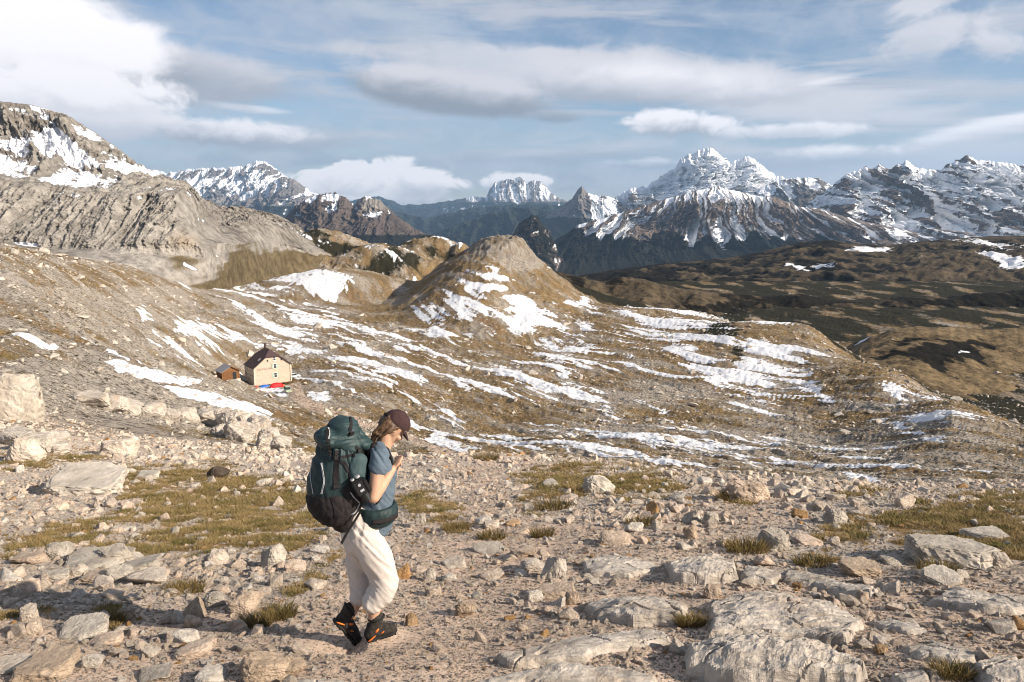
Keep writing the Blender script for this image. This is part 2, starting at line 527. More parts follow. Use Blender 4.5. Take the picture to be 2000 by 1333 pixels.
# strata: shallow steps that run down to the right across the basin; snow lies in them
ang = R(-58)
ca, sa = math.cos(ang), math.sin(ang)
warp = fbm(XX / 60, YY / 60, 31, 4)
al = XX * ca + YY * sa
ac = -XX * sa + YY * ca + 9 * warp
ac = ac + np.clip(-XX - 40, 0, 200) * 0.25
st1 = vnoise(ac / 6.5, al / 70, 41)
st2 = vnoise(ac / 2.6, al / 26, 42)
st3 = vnoise(ac / 13.0, al / 90, 43)
STRATA = 0.5 * st1 + 0.35 * st2 + 0.45 * st3
mid_w = sstep(LY, math.log(45), math.log(110))[:, None] * (1 - sstep(LY, math.log(820), math.log(990)))[:, None]
ZZ = ZZ + mid_w * (STRATA * 0.9 + 1.3 * fbm(XX / 26, YY / 26, 51, 4) + 0.55 * fbm(XX / 4.5, YY / 4.5, 52, 4, 0.6, ridged=True) + 0.5 * fbm(ac / 3.5, al / 11, 54, 3, 0.6, ridged=True))
far_w = sstep(LY, math.log(900), math.log(1200))[:, None]
ZZ = ZZ + far_w * 12 * fbm(XX / 150, YY / 150, 53, 5) * np.minimum(YY / 900, 4)
# hummocks and ruts of the slope we stand on
near_w = (1 - sstep(LY, math.log(40), math.log(110)))[:, None] * sstep(LY, math.log(1.5), math.log(3.5))[:, None]
hum = 0.030 * fbm(XX / 0.55, YY / 0.55, 61, 4) + 0.075 * fbm(XX / 1.9, YY / 1.9, 62, 3) + 0.20 * fbm(XX / 7.5, YY / 7.5, 63, 3) * sstep(YY, 7, 16)
hum = hum + 0.5 * fbm(XX / 16, YY / 10, 64, 4) * sstep(YY, 18, 50)
# the trail is smoother; level tread where the hiker walks
hx0, hy0 = W(705, 1250, 5.25)[:2]
flat = np.exp(-(((XX - hx0) / 0.75) ** 2 + ((YY - hy0) / 0.5) ** 2))
ZZ = ZZ + near_w * hum * (1 - 0.75 * flat)
# tread under the hiker's two feet
fa_, fb_ = W(693, 1260, 5.29), W(722, 1253, 5.17)
tread = np.interp(XX, [fa_[0] - 0.1, fa_[0], fb_[0], fb_[0] + 0.15], [fa_[2] + 0.01, fa_[2], fb_[2], fb_[2] - 0.005])
tw = np.exp(-(((XX - hx0 + 0.02) / 0.30) ** 4 + ((YY - hy0) / 0.24) ** 4))
ZZ = ZZ * (1 - tw) + tread * tw
PXg, PYg = project(XX, YY, ZZ)


def G(x, y):
    """ground height at world x, y (bilinear)"""
    x = np.asarray(x, float); y = np.asarray(y, float)
    s = np.clip(x / y, S[0], S[-1]); l = np.log(y)
    i = np.clip(np.searchsorted(S, s) - 1, 0, len(S) - 2); j = np.clip(np.searchsorted(LY, l) - 1, 0, len(LY) - 2)
    u = (s - S[i]) / (S[i + 1] - S[i]); v = np.clip((l - LY[j]) / (LY[j + 1] - LY[j]), 0, 1)
    return (ZZ[j, i] * (1 - u) + ZZ[j, i + 1] * u) * (1 - v) + (ZZ[j + 1, i] * (1 - u) + ZZ[j + 1, i + 1] * u) * v


_MY = np.exp(np.linspace(math.log(2.5), math.log(900), 1600))


def on_ground(px, py):
    """the first point of the ground seen at a photograph pixel"""
    s, t = px_dir(px, py)
    g = G(s * _MY, _MY)
    below = (CZ + t * _MY) < g
    k = int(np.argmax(below)) if below.any() else len(_MY) - 1
    y = _MY[k]
    return Vector((s * y, y, float(G(s * y, y))))


# ------------------------------------------------------------------ what covers the ground
# outlines of patches are broken up by noise that lives on the ground itself
_wm = np.where(YY < 30, 1.0, 0.0)
WPX = PXg + _wm * (34 * fbm(XX / 1.4, YY / 1.6, 201, 5, 0.6) + 16 * vnoise(XX / 0.22, YY / 0.25, 202)) + (1 - _wm) * (26 * fbm(ac / 10, al / 26, 203, 5, 0.62) + 9 * vnoise(ac / 1.5, al / 5, 206))
WPY = PYg + _wm * (20 * fbm(XX / 1.4, YY / 1.6, 204, 5, 0.6) + 11 * vnoise(XX / 0.22, YY / 0.25, 207)) + (1 - _wm) * (13 * fbm(ac / 8, al / 30, 205, 5, 0.65) + 5 * vnoise(ac / 1.4, al / 6, 208))


def soft_poly(polys, w, warp=True):
    PXg, PYg = (WPX, WPY) if warp else (globals()['PXg'], globals()['PYg'])
    m = np.zeros(PXg.shape, np.float32)
    for p in polys:
        a = np.array(p)
        x0, y0 = a.min(0) - 4 * w; x1, y1 = a.max(0) + 4 * w
        jj = np.where(((PXg > x0) & (PXg < x1) & (PYg > y0) & (PYg < y1)).any(1))[0]
        if len(jj) == 0: continue
        ii = np.where(((PXg > x0) & (PXg < x1) & (PYg > y0) & (PYg < y1)).any(0))[0]
        sl = (slice(jj[0], jj[-1] + 1), slice(ii[0], ii[-1] + 1))
        m[sl] = np.maximum(m[sl], sstep(poly_dist(PXg[sl], PYg[sl], p), -w, w))
    return m


def blobs(lst):
    m = np.zeros(PXg.shape, np.float32)
    for (x, y, rx, ry, a) in lst:
        m = np.maximum(m, a * np.exp(-((PXg - x) / rx) ** 2 - ((PYg - y) / ry) ** 2))
    return m


isnear = (YY < 30)
ismid = (YY >= 30) & (YY < 1000)
snow_polys = [
    [(195, 700), (240, 703), (330, 733), (398, 742), (372, 753), (300, 747), (228, 722)],
    [(325, 752), (420, 766), (470, 786), (532, 814), (520, 827), (460, 806), (400, 790), (350, 775)],
    [(330, 635), (380, 618), (440, 630), (515, 652), (510, 664), (470, 674), (400, 660), (340, 655)],
    [(430, 566), (560, 531), (640, 533), (660, 560), (600, 577), (500, 582)],
    [(680, 545), (765, 533), (822, 562), (790, 584), (720, 577)],
    [(510, 662), (585, 666), (610, 690), (560, 692)],
    [(638, 690), (720, 680), (850, 745), (830, 757), (760, 737), (700, 720)],
    [(595, 765), (640, 766), (656, 784), (620, 790)],
    [(505, 757), (552, 757), (560, 775), (520, 768)],
    [(925, 535), (955, 515), (985, 545), (1015, 572), (1100, 622), (1160, 660), (1080, 650), (1000, 664), (900, 664), (825, 662), (850, 610), (895, 575)],
    [(1175, 594), (1300, 600), (1480, 612), (1545, 630), (1510, 636), (1350, 618), (1200, 609)],
    [(1220, 612), (1340, 608), (1360, 660), (1380, 700), (1450, 740), (1430, 752), (1340, 720), (1260, 665)],
    [(1452, 660), (1500, 652), (1530, 690), (1600, 714), (1612, 760), (1665, 805), (1600, 782), (1540, 752), (1440, 748), (1435, 705)],
    [(1060, 722), (1105, 725), (1170, 770), (1210, 806), (1130, 772)],
    [(935, 700), (980, 712), (1060, 745), (1120, 785), (1050, 760)],
    [(845, 840), (925, 878), (905, 888), (830, 862)],
    [(860, 720), (910, 745), (960, 785), (915, 765)],
    [(1718, 745), (1765, 750), (1762, 775), (1820, 810), (1905, 848), (1800, 818), (1738, 790)],
    [(1706, 815), (1760, 825), (1856, 868), (1800, 858)],
    [(1636, 918), (1700, 930), (1738, 952), (1680, 950)],
    [(18, 648), (60, 650), (122, 680), (92, 682)],
    [(265, 598), (280, 600), (290, 625), (276, 628)],
    [(1230, 870), (1330, 905), (1290, 902)], [(1420, 880), (1530, 915), (1480, 915)],
    [(1450, 830), (1500, 850), (1560, 872), (1500, 866)],
    [(540, 870), (600, 878), (590, 886), (552, 882)],
    [(955, 840), (1005, 850), (1020, 872), (985, 868)],
    [(1250, 790), (1400, 845), (1470, 880), (1350, 842)],
]
SOLID = (0, 1, 7, 8, 15, 19, 20, 21, 25)
snow_s = soft_poly([snow_polys[k] for k in SOLID], 5.0)
snow_p = soft_poly([q_ for k, q_ in enumerate(snow_polys) if k not in SOLID], 16.0)
dens = blobs([(900, 610, 130, 60, 0.62), (1100, 630, 90, 40, 0.62), (1150, 820, 300, 60, 0.40), (1500, 780, 160, 60, 0.42), (560, 640, 190, 60, 0.62), (760, 690, 210, 70, 0.64), (980, 610, 180, 75, 0.62), (1110, 690, 130, 60, 0.62), (1040, 770, 260, 60, 0.50),
              (620, 560, 190, 34, 0.80), (1330, 650, 150, 50, 0.72), (1500, 700, 120, 60, 0.60), (1280, 850, 220, 60, 0.46), (1600, 900, 220, 40, 0.42),
              (340, 680, 120, 40, 0.40), (1780, 800, 120, 50, 0.46), (880, 800, 120, 50, 0.52), (820, 470, 90, 25, 0.42), (620, 470, 90, 40, 0.35)])
dens = np.maximum(dens * 1.04, snow_p * (0.84 - 0.16 * np.exp(-(CONE_Q / 80) ** 4)))
st4 = vnoise(ac / 1.6, al / 12, 44)
PAT = STRATA + 0.34 * st4 + 0.14 * vnoise(ac / 0.9, al / 5, 45)
zc = ZZ + 0.22 * XX + 1.5 * wob
cpat = 0.9 * vnoise(zc / 2.4, XX / 17, 46) + 0.35 * vnoise(zc / 0.9, XX / 7, 47)
cw_ = np.exp(-(CONE_Q / 70) ** 4) * (YY > 330)
PAT = PAT * (1 - cw_) + 0.85 * cpat * cw_
snow = np.clip(0.5 + (PAT - (0.60 - 0.96 * dens)) * 1.6, 0, 1) * (dens > 0.03)
snow = np.where(ismid | (YY >= 700), np.maximum(snow * (YY < 1500), snow_s), 0)
# the cone keeps its rocky cap and a west side, its shade painted in below, free of snow
cap = (CONE_Q < 26) & (YY > 420) & (YY < 620)
snow = np.where(cap, snow * sstep(CONE_Q, 20, 30), snow)
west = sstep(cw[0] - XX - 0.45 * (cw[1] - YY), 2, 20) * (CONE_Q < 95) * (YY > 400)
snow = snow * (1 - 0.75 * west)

grass_near = soft_poly([
    [(170, 940), (420, 900), (610, 955), (660, 1000), (655, 1050), (560, 1085), (430, 1090), (200, 1085), (60, 1072), (0, 1100), (0, 1046), (150, 1020), (270, 990)],
    [(0, 885), (180, 880), (260, 905), (120, 912), (0, 925)], [(200, 930), (330, 905), (430, 905), (420, 950), (280, 960)],
    [(990, 930), (1060, 906), (1180, 903), (1310, 925), (1390, 962), (1220, 980), (1060, 965)],
    [(1000, 965), (1070, 955), (1140, 985), (1120, 1008), (1020, 1005)],
    [(1560, 1060), (1640, 1005), (1760, 972), (2100, 952), (2100, 1110), (1960, 1100), (1850, 1060), (1700, 1060)],
    [(770, 975), (830, 955), (900, 985), (930, 1020), (900, 1045), (800, 1010)],
    [(-50, 1195), (60, 1180), (150, 1183), (155, 1203), (60, 1212), (-50, 1215)],
    [(170, 1175), (235, 1165), (250, 1190), (215, 1240), (185, 1215)],
    [(560, 1160), (640, 1085), (665, 1070), (660, 1095), (590, 1180)], [(320, 1140), (390, 1135), (395, 1165), (330, 1165)],
    [(1395, 965), (1450, 945), (1490, 950), (1475, 1000), (1410, 990)],
    [(1420, 1060), (1490, 1045), (1500, 1075), (1425, 1085)], [(1540, 1085), (1620, 1072), (1630, 1105), (1550, 1105)],
    [(1780, 1105), (1850, 1090), (1868, 1125), (1800, 1130)], [(1620, 960), (1720, 945), (1740, 972), (1640, 980)],
    [(1830, 1310), (1900, 1290), (1900, 1340), (1840, 1340)],
], 26.0)
gn = fbm(XX / 1.6, YY / 1.6, 81, 5)
grass = np.where(isnear, grass_near * (0.66 + 1.0 * gn + 0.5 * vnoise(XX / 0.35, YY / 0.35, 84)), 0)
rx_slope = sstep(PXg, 700, 300)
gm_mid = 0.62 + 0.75 * fbm(ac / 9, al / 34, 83, 5) + 0.10 * (PXg > 800)
gm_mid = gm_mid - 0.22 * sstep(PXg, 720, 260) * (PYg > 560) - 0.12
# stonier ground low on the right of the basin
gm_mid = gm_mid - 0.30 * np.exp(-((PXg - 1750) / 380) ** 2 - ((PYg - 890) / 60) ** 2) - 0.22 * np.exp(-((PXg - 1350) / 240) ** 2 - ((PYg - 800) / 70) ** 2)
tr_w = sstep(YY, 22, 40)
grass = grass * (1 - tr_w) + np.clip(gm_mid, 0, 1) * tr_w
grass = np.where(cap, 0.35 + 0.3 * wob, grass)
# dwarf pine and dark heath; on the right also cloud shadow as colour
pine = blobs([(1405, 645, 55, 30, 1.0), (1440, 690, 26, 30, 0.75), (1350, 640, 30, 12, 0.7), (1850, 690, 120, 45, 0.9), (1290, 700, 40, 20, 0.45)])
pine = np.where(ismid, pine * (0.8 + 0.7 * fbm(XX / 8, YY / 8, 91, 4)), 0)
pine = np.where(YY > 560, np.clip(0.35 + 0.9 * fbm(XX / 60, YY / 60, 92, 5), 0, 1) * (PXg > 1000) + np.clip(0.42 + 0.9 * fbm(XX / 40, YY / 40, 93, 5), 0, 1) * (PXg <= 1000), pine)
ycrest = np.interp(PXg, [1100, 1190, 1350, 1560, 1720, 1860, 2000, 2400], [520, 462, 448, 368, 264, 200, 176, 150])
beyond = (YY > ycrest) & (PXg > 1090)
pine = np.where(beyond, np.clip(0.66 + 0.9 * fbm(XX / 22, YY / 60, 96, 5), 0, 1), pine)  # dark pine beyond the spur also stands for cloud shadow
snow = np.where(beyond, snow * 0.5, snow)
pine = np.where(YY > 1200, 0.95, pine)
pine = np.maximum(pine, np.where(CONE_Q < 100, west * 0.30 * (0.8 + fbm(ac / 3, al / 14, 94, 3)), 0) * (YY > 400) * (YY < 700))  # shade of the cone's west flank put into dark pine colour
rock = np.zeros_like(XX)
rock = np.where(cap, 0.15 + 0.6 * crag, rock)
rock = np.where(ismid, np.maximum(rock, sstep(fbm(ac / 7, al / 20, 95, 5), 0.22, 0.42) * (0.55 + 0.3 * sstep(PXg, 650, 300))), rock)
# trail: pinkish gravel
trail_near = soft_poly([[(560, 1340), (600, 1200), (640, 1120), (760, 1040), (900, 1000), (900, 960), (880, 920), (930, 880), (1010, 885), (1060, 900), (980, 930), (1000, 1000), (1150, 1010), (1400, 990), (1500, 960), (1560, 1010), (1420, 1040), (1400, 1100), (1300, 1090), (1150, 1120), (1130, 1250), (900, 1340)],
                        [(-100, 1210), (300, 1190), (600, 1180), (900, 1340), (-100, 1340)], [(1200, 1130), (2000, 1130), (2100, 1340), (900, 1340)]], 26.0)
trail_mid = soft_poly([[(560, 752), (585, 745), (596, 775), (650, 800), (720, 822), (800, 845), (840, 868), (900, 885), (870, 890), (800, 865), (700, 830), (600, 800), (568, 775)]], 3.0, False) * (YY < 330)
trail = np.where(isnear, 0.25 + 0.75 * trail_near, 0.45 * (1 - sstep(YY, 30, 60)) + trail_mid)
grass = np.where(ismid, grass * (1 - trail_mid), grass)
snow = snow * (1 - 0.95 * trail_mid)
rock = rock * (1 - trail_mid)
tone = np.clip(0.5 + 0.22 * fbm(XX / 20, YY / 20, 97, 5) * (YY > 25) + 0.14 * fbm(XX / 1.1, YY / 1.1, 98, 4) * (YY <= 25), 0.05, 0.95)

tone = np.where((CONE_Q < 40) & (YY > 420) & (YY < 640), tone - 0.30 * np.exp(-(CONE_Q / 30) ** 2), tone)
tone = np.where(beyond, tone - 0.12, tone)
m_near = ground_mat('ground_near', 0.035, 0.012)
m_mid = ground_mat('ground_basin', 0.6, 0.55, True)
m_far = ground_mat('ground_valley', 14.0, 6.0)
j0 = int(np.searchsorted(LY, math.log(32))); j1 = int(np.searchsorted(LY, math.log(1000)))


def ground_part(name, a, b, mat, label):
    sl = slice(a, b)
    V = np.stack((XX[sl], YY[sl], ZZ[sl]), -1)
    return grid_object(name, V, {'mask_a': (snow[sl], grass[sl], pine[sl]), 'mask_b': (rock[sl], trail[sl], tone[sl])}, mat, label=label)


ground_part('ground', 0, j0 + 1, m_near, 'stony slope with dry grass and gravel trail in front')
ground_part('terrain', j0, j1 + 1, m_mid, 'brown alpine basin streaked with thin snow around the hut')
ground_part('terrain', j1, len(LY), m_far, 'dark valley floor beyond the basin')

# ------------------------------------------------------------------ mountains and hills
def mountain_mat(name, rock1, rock2, low, low2, unit, kb, snowc=SNOW):
    m, nt, b = new_mat(name, 0.95, 0.1)
    snow, low_m, light = attr(nt, 'mask_a')
    tone, warm, spare = attr(nt, 'mask_b')
    p = pos(nt)
    n1 = noise(nt, p, 1.0 / unit, 8.0, 0.68)
    n2 = noise(nt, p, 0.2 / unit, 5.0, 0.6)
    c = mixc(nt, (n1 * 0.6 + n2 * 0.4).ramp(0.36, 0.62), rock2, rock1)
    c = mixc(nt, light, c, mixc(nt, n1.ramp(0.3, 0.7), (0.20, 0.182, 0.16), (0.46, 0.42, 0.375)))
    c = mixc(nt, warm, c, mixc(nt, n2.ramp(0.4, 0.6), (0.30, 0.215, 0.14), (0.40, 0.32, 0.23)))
    c = mixc(nt, (low_m + (n2 - 0.5) * 0.8 + (n1 - 0.5) * 0.5).ramp(0.42, 0.58), c, mixc(nt, n1.ramp(0.35, 0.65), low2, low))
    t = nt.nodes.new('ShaderNodeMix'); t.data_type = 'RGBA'; t.blend_type = 'MULTIPLY'; t.inputs[0].default_value = 1.0
    sock(nt, t.inputs[6], c)
    cc = nt.nodes.new('ShaderNodeCombineColor')
    for i in range(3): sock(nt, cc.inputs[i], tone + 0.5)
    nt.links.new(cc.outputs[0], t.inputs[7])
    sm = (snow + (n2 - 0.5) * 0.7 + (n1 - 0.5) * 1.0).ramp(0.46, 0.54)
    c = mixc(nt, sm, X(nt, t.outputs[2]), snowc)
    sock(nt, b.inputs['Base Color'], c)
    bump(nt, b, n1 * (sm.rsub(1.0) * 0.8 + 0.2) + n2 * 1.5, 1.0, kb)
    return m


class Sheet:
    """a landform lofted through feature lines (px, py, forward distance), foot to crest to back"""
    def __init__(s, lines, nu, nvs, jag=0.0, jag_f=0.03, seed=0, smooth_rows=False):
        x0 = min(l[0][0] for l in lines); x1 = max(l[-1][0] for l in lines)
        px = np.linspace(x0, x1, nu); s.nu = nu
        pts = []
        for k, l in enumerate(lines):
            a = np.array(l, float)
            py = np.interp(px, a[:, 0], a[:, 1]); yy = np.interp(px, a[:, 0], a[:, 2])
            if jag and k == s.crest(lines):
                py = py - jag * (fbm(px * jag_f, px * 0 + seed, seed, 5, 0.62, ridged=True) - 0.3)
            pts.append((py, yy))
        rows_v, rows = [], []
        for k in range(len(lines) - 1):
            n = nvs[k]
            for i in range(n + (1 if k == len(lines) - 2 else 0)):
                f = i / n
                rows.append((pts[k][0] * (1 - f) + pts[k + 1][0] * f, pts[k][1] * (1 - f) + pts[k + 1][1] * f))
                rows_v.append(k + f)
        s.v = np.array(rows_v)[:, None] * np.ones((1, nu))
        PY = np.array([r[0] for r in rows]); Yd = np.array([r[1] for r in rows])
        if smooth_rows:
            for _ in range(smooth_rows):
                Yd[1:-1] = (Yd[:-2] + 2 * Yd[1:-1] + Yd[2:]) / 4
                kc = np.abs(s.v[1:-1, :1] - s.crest(lines)) > 0.2
                PY[1:-1] = np.where(kc, (PY[:-2] + 2 * PY[1:-1] + PY[2:]) / 4, PY[1:-1])
        yc = (666.5 - PY) / F; fw = CT + ST * yc
        s.px = px[None, :] * np.ones_like(PY)
        s.x = (s.px - 1000) / F / fw * Yd; s.y = Yd; s.z = CZ + (-ST + CT * yc) / fw * Yd
        s.py = PY
        s.seed = seed
        s.size = float(np.median(Yd[len(Yd) // 2]))
        s.cv = s.crest(lines)
        s.fade = np.clip(np.minimum(s.v / 0.4, np.abs(s.v - s.cv) / 0.22), 0, 1)   # keep the foot and the crest line

    @staticmethod
    def crest(lines): return len(lines) - 2

    def build(s, name, mat, label, snow, low=0.0, light=0.0, tone=None, warm=0.0):
        if tone is None: tone = 0.5 + 0.25 * fbm(s.x / s.size * 40, s.z / s.size * 40, s.seed + 5, 4)
        shp = s.x.shape
        b = lambda k: np.broadcast_to(np.clip(k, 0, 1), shp)
        return grid_object(name, np.stack((s.x, s.y, s.z), -1), {'mask_a': (b(snow), b(low), b(light)), 'mask_b': (b(tone), b(warm), b(0.0))}, mat, label=label)


def gullies(sh, f_u, f_v, warp, seed, octs=5, lean=0.0):
    """ribs and gullies that run down a face, -1 (gully) .. 1 (rib)"""
    k = sh.size
    u = sh.x / k * f_u; w = sh.z / k * f_v
    wx = fbm(u * 0.4, w * 0.8, seed, 4) * warp
    return norm(fbm(u + wx + lean * w, w + wx * 0.3, seed + 3, octs + 1, 0.6, ridged=True))


def relief(sh, g, f_u, k=0.6, kz=0.0):
    sh.y = sh.y - sh.fade * (sh.size / f_u) * k * g
    if kz: sh.z = sh.z + sh.fade * (sh.size / f_u) * kz * g


def norm(g):
    return (g - g.mean()) / g.std() * 0.38


SNOWFAR = (0.78, 0.80, 0.84)
# --- the snow-streaked mountain on the left with its grey cliff band
L = [
    [(-320, 520, 330), (0, 497, 395), (150, 512, 400), (250, 575, 400), (400, 610, 470), (500, 600, 560), (560, 590, 640), (660, 580, 720)],
    [(-320, 470, 380), (0, 472, 445), (100, 482, 450), (200, 486, 450), (300, 482, 470), (400, 484, 490), (440, 474, 520), (500, 475, 600), (560, 476, 680), (660, 500, 740)],
    [(-320, 330, 420), (0, 352, 490), (100, 365, 495), (200, 378, 500), (300, 380, 510), (360, 376, 520), (385, 398, 530), (410, 432, 552), (440, 452, 580), (500, 438, 640), (560, 452, 700), (600, 470, 740), (660, 495, 760)],
    [(-320, 280, 500), (0, 312, 545), (100, 330, 548), (200, 346, 556), (300, 364, 566), (370, 374, 575), (400, 397, 600), (440, 416, 650), (500, 421, 700), (560, 440, 745), (600, 462, 770), (660, 492, 780)],
    [(-320, 150, 640), (0, 199, 640), (60, 206, 640), (130, 224, 640), (180, 257, 642), (230, 290, 648), (270, 324, 656), (330, 358, 672), (400, 394, 700), (440, 408, 725), (500, 413, 750), (540, 420, 765), (580, 440, 785), (600, 458, 795), (660, 490, 810)],
    [(-320, 260, 1300), (0, 330, 1250), (200, 350, 1200), (400, 440, 1100), (660, 520, 1000)],
]
sh = Sheet(L, 720, (60, 130, 70, 130, 10), 3.0, 0.05, 3, 3)
v = sh.v
cliffw = sstep(v, 0.85, 1.15) * (1 - sstep(v, 1.9, 2.1)) * sstep(sh.px, 470, 390)
flute = fbm(sh.x / 10 + 0.8 * fbm(sh.x / 30, sh.z / 40, 6, 3), sh.z / 260, 7, 6, 0.62, ridged=True)
butt = fbm(sh.x / 42, sh.z / 500, 8, 4, 0.55)
crk = fbm(sh.x / 5, sh.z / 9, 17, 5, 0.65, ridged=True)
sh.y = sh.y - cliffw * (9 * flute + 22 * butt + 4.0 * crk) * sh.fade
bench_n = lambda v: sstep(v, 1.9, 2.2)
rough = fbm(sh.x / 40 + 0.5 * sh.z / 40, sh.y / 60, 9, 6, 0.58)
dip = norm(fbm((sh.x * 0.8 + sh.z * 1.1) / 22, (sh.x * 0.6 - sh.z) / 110, 10, 6, 0.62, ridged=True))  # beds that dip to the right
up = sstep(v, 2.1, 2.9)
sh.z = sh.z + sh.fade * (bench_n(v) * 3.5 * fbm(sh.x / 14, sh.y / 14, 18, 5, 0.62, ridged=True) + up * (4.0 * rough + 6.5 * dip) + cliffw * 3 * rough + (1 - sstep(v, 0.7, 1.1)) * 1.2 * rough)
sh.y = sh.y - sh.fade * up * 5 * dip
sh.y = sh.y - sh.fade * (3.5 * fbm(sh.x / 11, sh.z / 8, 19, 6, 0.65, ridged=True) + 9 * fbm(sh.x / 34, sh.z / 26, 20, 4) * (1 - cliffw))
blf = sstep(sh.px, 370, 430) * sstep(v, 0.7, 1.1)
sh.y = sh.y - sh.fade * blf * 13 * fbm(sh.x / 17 + 0.4 * sh.z / 17, sh.z / 11, 23, 6, 0.65, ridged=True)
scree = (1 - sstep(v, 0.8, 1.15))
bench = sstep(v, 1.9, 2.25) * (1 - sstep(v, 2.9, 3.2))
n5 = fbm(sh.x / 60, sh.z / 25, 12, 5, 0.6)
snowm = bench * (0.56 + 0.50 * n5 - 0.50 * dip) + sstep(v, 3.0, 3.25) * (0.50 - 0.55 * dip + 0.40 * n5) - 0.25 * sstep(v, 3.86, 3.97)
snowm = snowm + cliffw * sstep(v, 1.35, 1.95) * (0.40 + 0.5 * n5 - 0.35 * crk)
snowm = snowm + 0.22 * np.exp(-((sh.px - 90) / 90) ** 2 - ((sh.py - 290) / 40) ** 2) - 0.35 * sstep(sh.px, 330, 420)
snowm = snowm - 0.5 * np.exp(-((sh.px - 40) / 60) ** 2 - ((sh.py - 235) / 22) ** 2)
snowm = snowm + 0.9 * np.exp(-(((sh.px - 375) * 0.86 + (sh.py - 522) * 0.5) / 26) ** 2 - (((sh.py - 522) * 0.86 - (sh.px - 375) * 0.5) / 5) ** 2)
snowm = snowm + 0.9 * np.exp(-(((sh.px - 425) * 0.86 + (sh.py - 500) * 0.5) / 20) ** 2 - (((sh.py - 500) * 0.86 - (sh.px - 425) * 0.5) / 4) ** 2)
snowm = snowm + 0.8 * np.exp(-((sh.px - 60) / 40) ** 2 - ((sh.py - 478) / 6) ** 2)
snowm = snowm + 0.7 * np.exp(-(((sh.px - 410) * 0.8 + (sh.py - 432) * 0.6) / 30) ** 2 - (((sh.py - 432) * 0.8 - (sh.px - 410) * 0.6) / 5) ** 2)
grassm = np.clip(0.55 * scree * (0.6 + fbm(sh.x / 30, sh.z / 14, 14, 4)) + (0.48 + 0.7 * fbm(sh.x / 16, sh.z / 9, 15, 6, 0.62)) * sstep(sh.px + 60 * n5, 400, 500) * (1 - sstep(v + 0.9 * fbm(sh.x / 20, sh.z / 14, 22, 5), 0.6, 1.4)) + 0.5 * sstep(v, 3.4, 3.9) * sstep(n5, 0.0, 0.3), 0, 1)
m_left = mountain_mat('limestone_mountain', (0.40, 0.365, 0.32), (0.13, 0.112, 0.095), (0.165, 0.128, 0.075), (0.085, 0.064, 0.035), 7.0, 4.5)
sh.build('mountain', m_left, 'snow streaked limestone mountain with a grey cliff band', snowm, grassm,
         np.clip(scree * 0.95 + cliffw * (0.55 + 0.5 * flute) + bench * 0.45, 0, 1), 0.55 + 0.18 * n5 - 0.12 * cliffw * (flute < -0.2) - 0.12 * blf,
         0.7 * np.exp(-((sh.px - 375) / 25) ** 2 - ((sh.py - 470) / 14) ** 2))

# --- far ranges, each lofted foot, shoulder, crest, back
def ridge(crest, y, foot_py, depth, mid=0.5, foot_y=None, back=90):
    foot_y = foot_y or y * 0.72
    ym = foot_y + (y - foot_y) * 0.62
    c = [(a, b, y + (d[0] if d else 0)) for a, b, *d in crest]
    f = [(a, foot_py, foot_y) for a, *_ in crest]
    mm = [(a, b + (foot_py - b) * (1 - mid), ym) for a, b, *_ in crest]
    bk = [(a, b + back, y + depth) for a, b, *_ in crest]
    return [f, mm, c, bk]


m_blue = mountain_mat('forested_range', (0.10, 0.095, 0.09), (0.05, 0.05, 0.05), (0.024, 0.030, 0.020), (0.014, 0.018, 0.012), 120.0, 25.0, SNOWFAR)
m_snowy = mountain_mat('snowy_range', (0.27, 0.24, 0.22), (0.085, 0.078, 0.078), (0.022, 0.026, 0.018), (0.014, 0.016, 0.012), 60.0, 22.0, SNOWFAR)
m_brown = mountain_mat('brown_range', (0.155, 0.118, 0.098), (0.075, 0.058, 0.05), (0.016, 0.017, 0.011), (0.010, 0.010, 0.008), 30.0, 12.0, SNOWFAR)

# farthest blue ridges
for crest, y, fp, sd_ in (
        ([(560, 395), (640, 400), (740, 385), (790, 402), (850, 398), (910, 388), (960, 392), (1010, 385), (1080, 392), (1150, 398), (1230, 400)], 21000, 470, 301),
        ([(640, 420), (760, 412), (830, 428), (900, 412), (980, 402), (1060, 398), (1110, 405), (1180, 425), (1260, 440)], 12500, 520, 303),
        ([(760, 470), (830, 462), (900, 438), (960, 415), (1010, 405), (1070, 412), (1120, 432), (1200, 455), (1290, 480)], 9500, 540, 305)):
    sh = Sheet(ridge(crest, y, fp, y * 0.2), 300, (40, 70, 8), 5, 0.03, sd_)
    g = gullies(sh, 45, 35, 1.0, sd_)
    sh.y = sh.y - sh.fade * y * 0.035 * g
    sh.z = sh.z + sh.fade * y * 0.004 * g
    sh.build('mountain', m_blue, 'blue forested ridge in the far valley, %s' % {301: 'farthest back', 303: 'under the cloud capped peak', 305: 'dark and nearest'}[sd_], 0.0, 0.95)

# far snowy massif on the left
sh = Sheet(ridge([(250, 345), (290, 332), (330, 338), (372, 331), (440, 329), (478, 326), (497, 316), (520, 317), (540, 332), (560, 346), (600, 372), (650, 395)], 14000, 480, 2500, 0.42), 460, (50, 130, 8), 5.0, 0.06, 311)
g = gullies(sh, 44, 24, 0.8, 311, 6)
relief(sh, g, 44, 0.8)
snowm = 0.20 + 0.62 * sstep(sh.py, 412, 352) - 0.55 * g + 0.1 * fbm(sh.x / 400, sh.z / 120, 312, 4) - 0.35 * sstep(sh.v, 1.72, 1.85) * (1 - sstep(sh.v, 1.93, 1.98)) * sstep(g, -0.3, 0.2)
sh.build('mountain', m_snowy, 'far snowy massif with pale wall of cliffs', snowm, sstep(sh.py, 395, 415))
sh = Sheet(ridge([(430, 410), (480, 378), (520, 362), (552, 346), (575, 352), (600, 370), (620, 392), (660, 415)], 12500, 500, 1500, 0.45), 260, (40, 80, 8), 4.0, 0.07, 315)
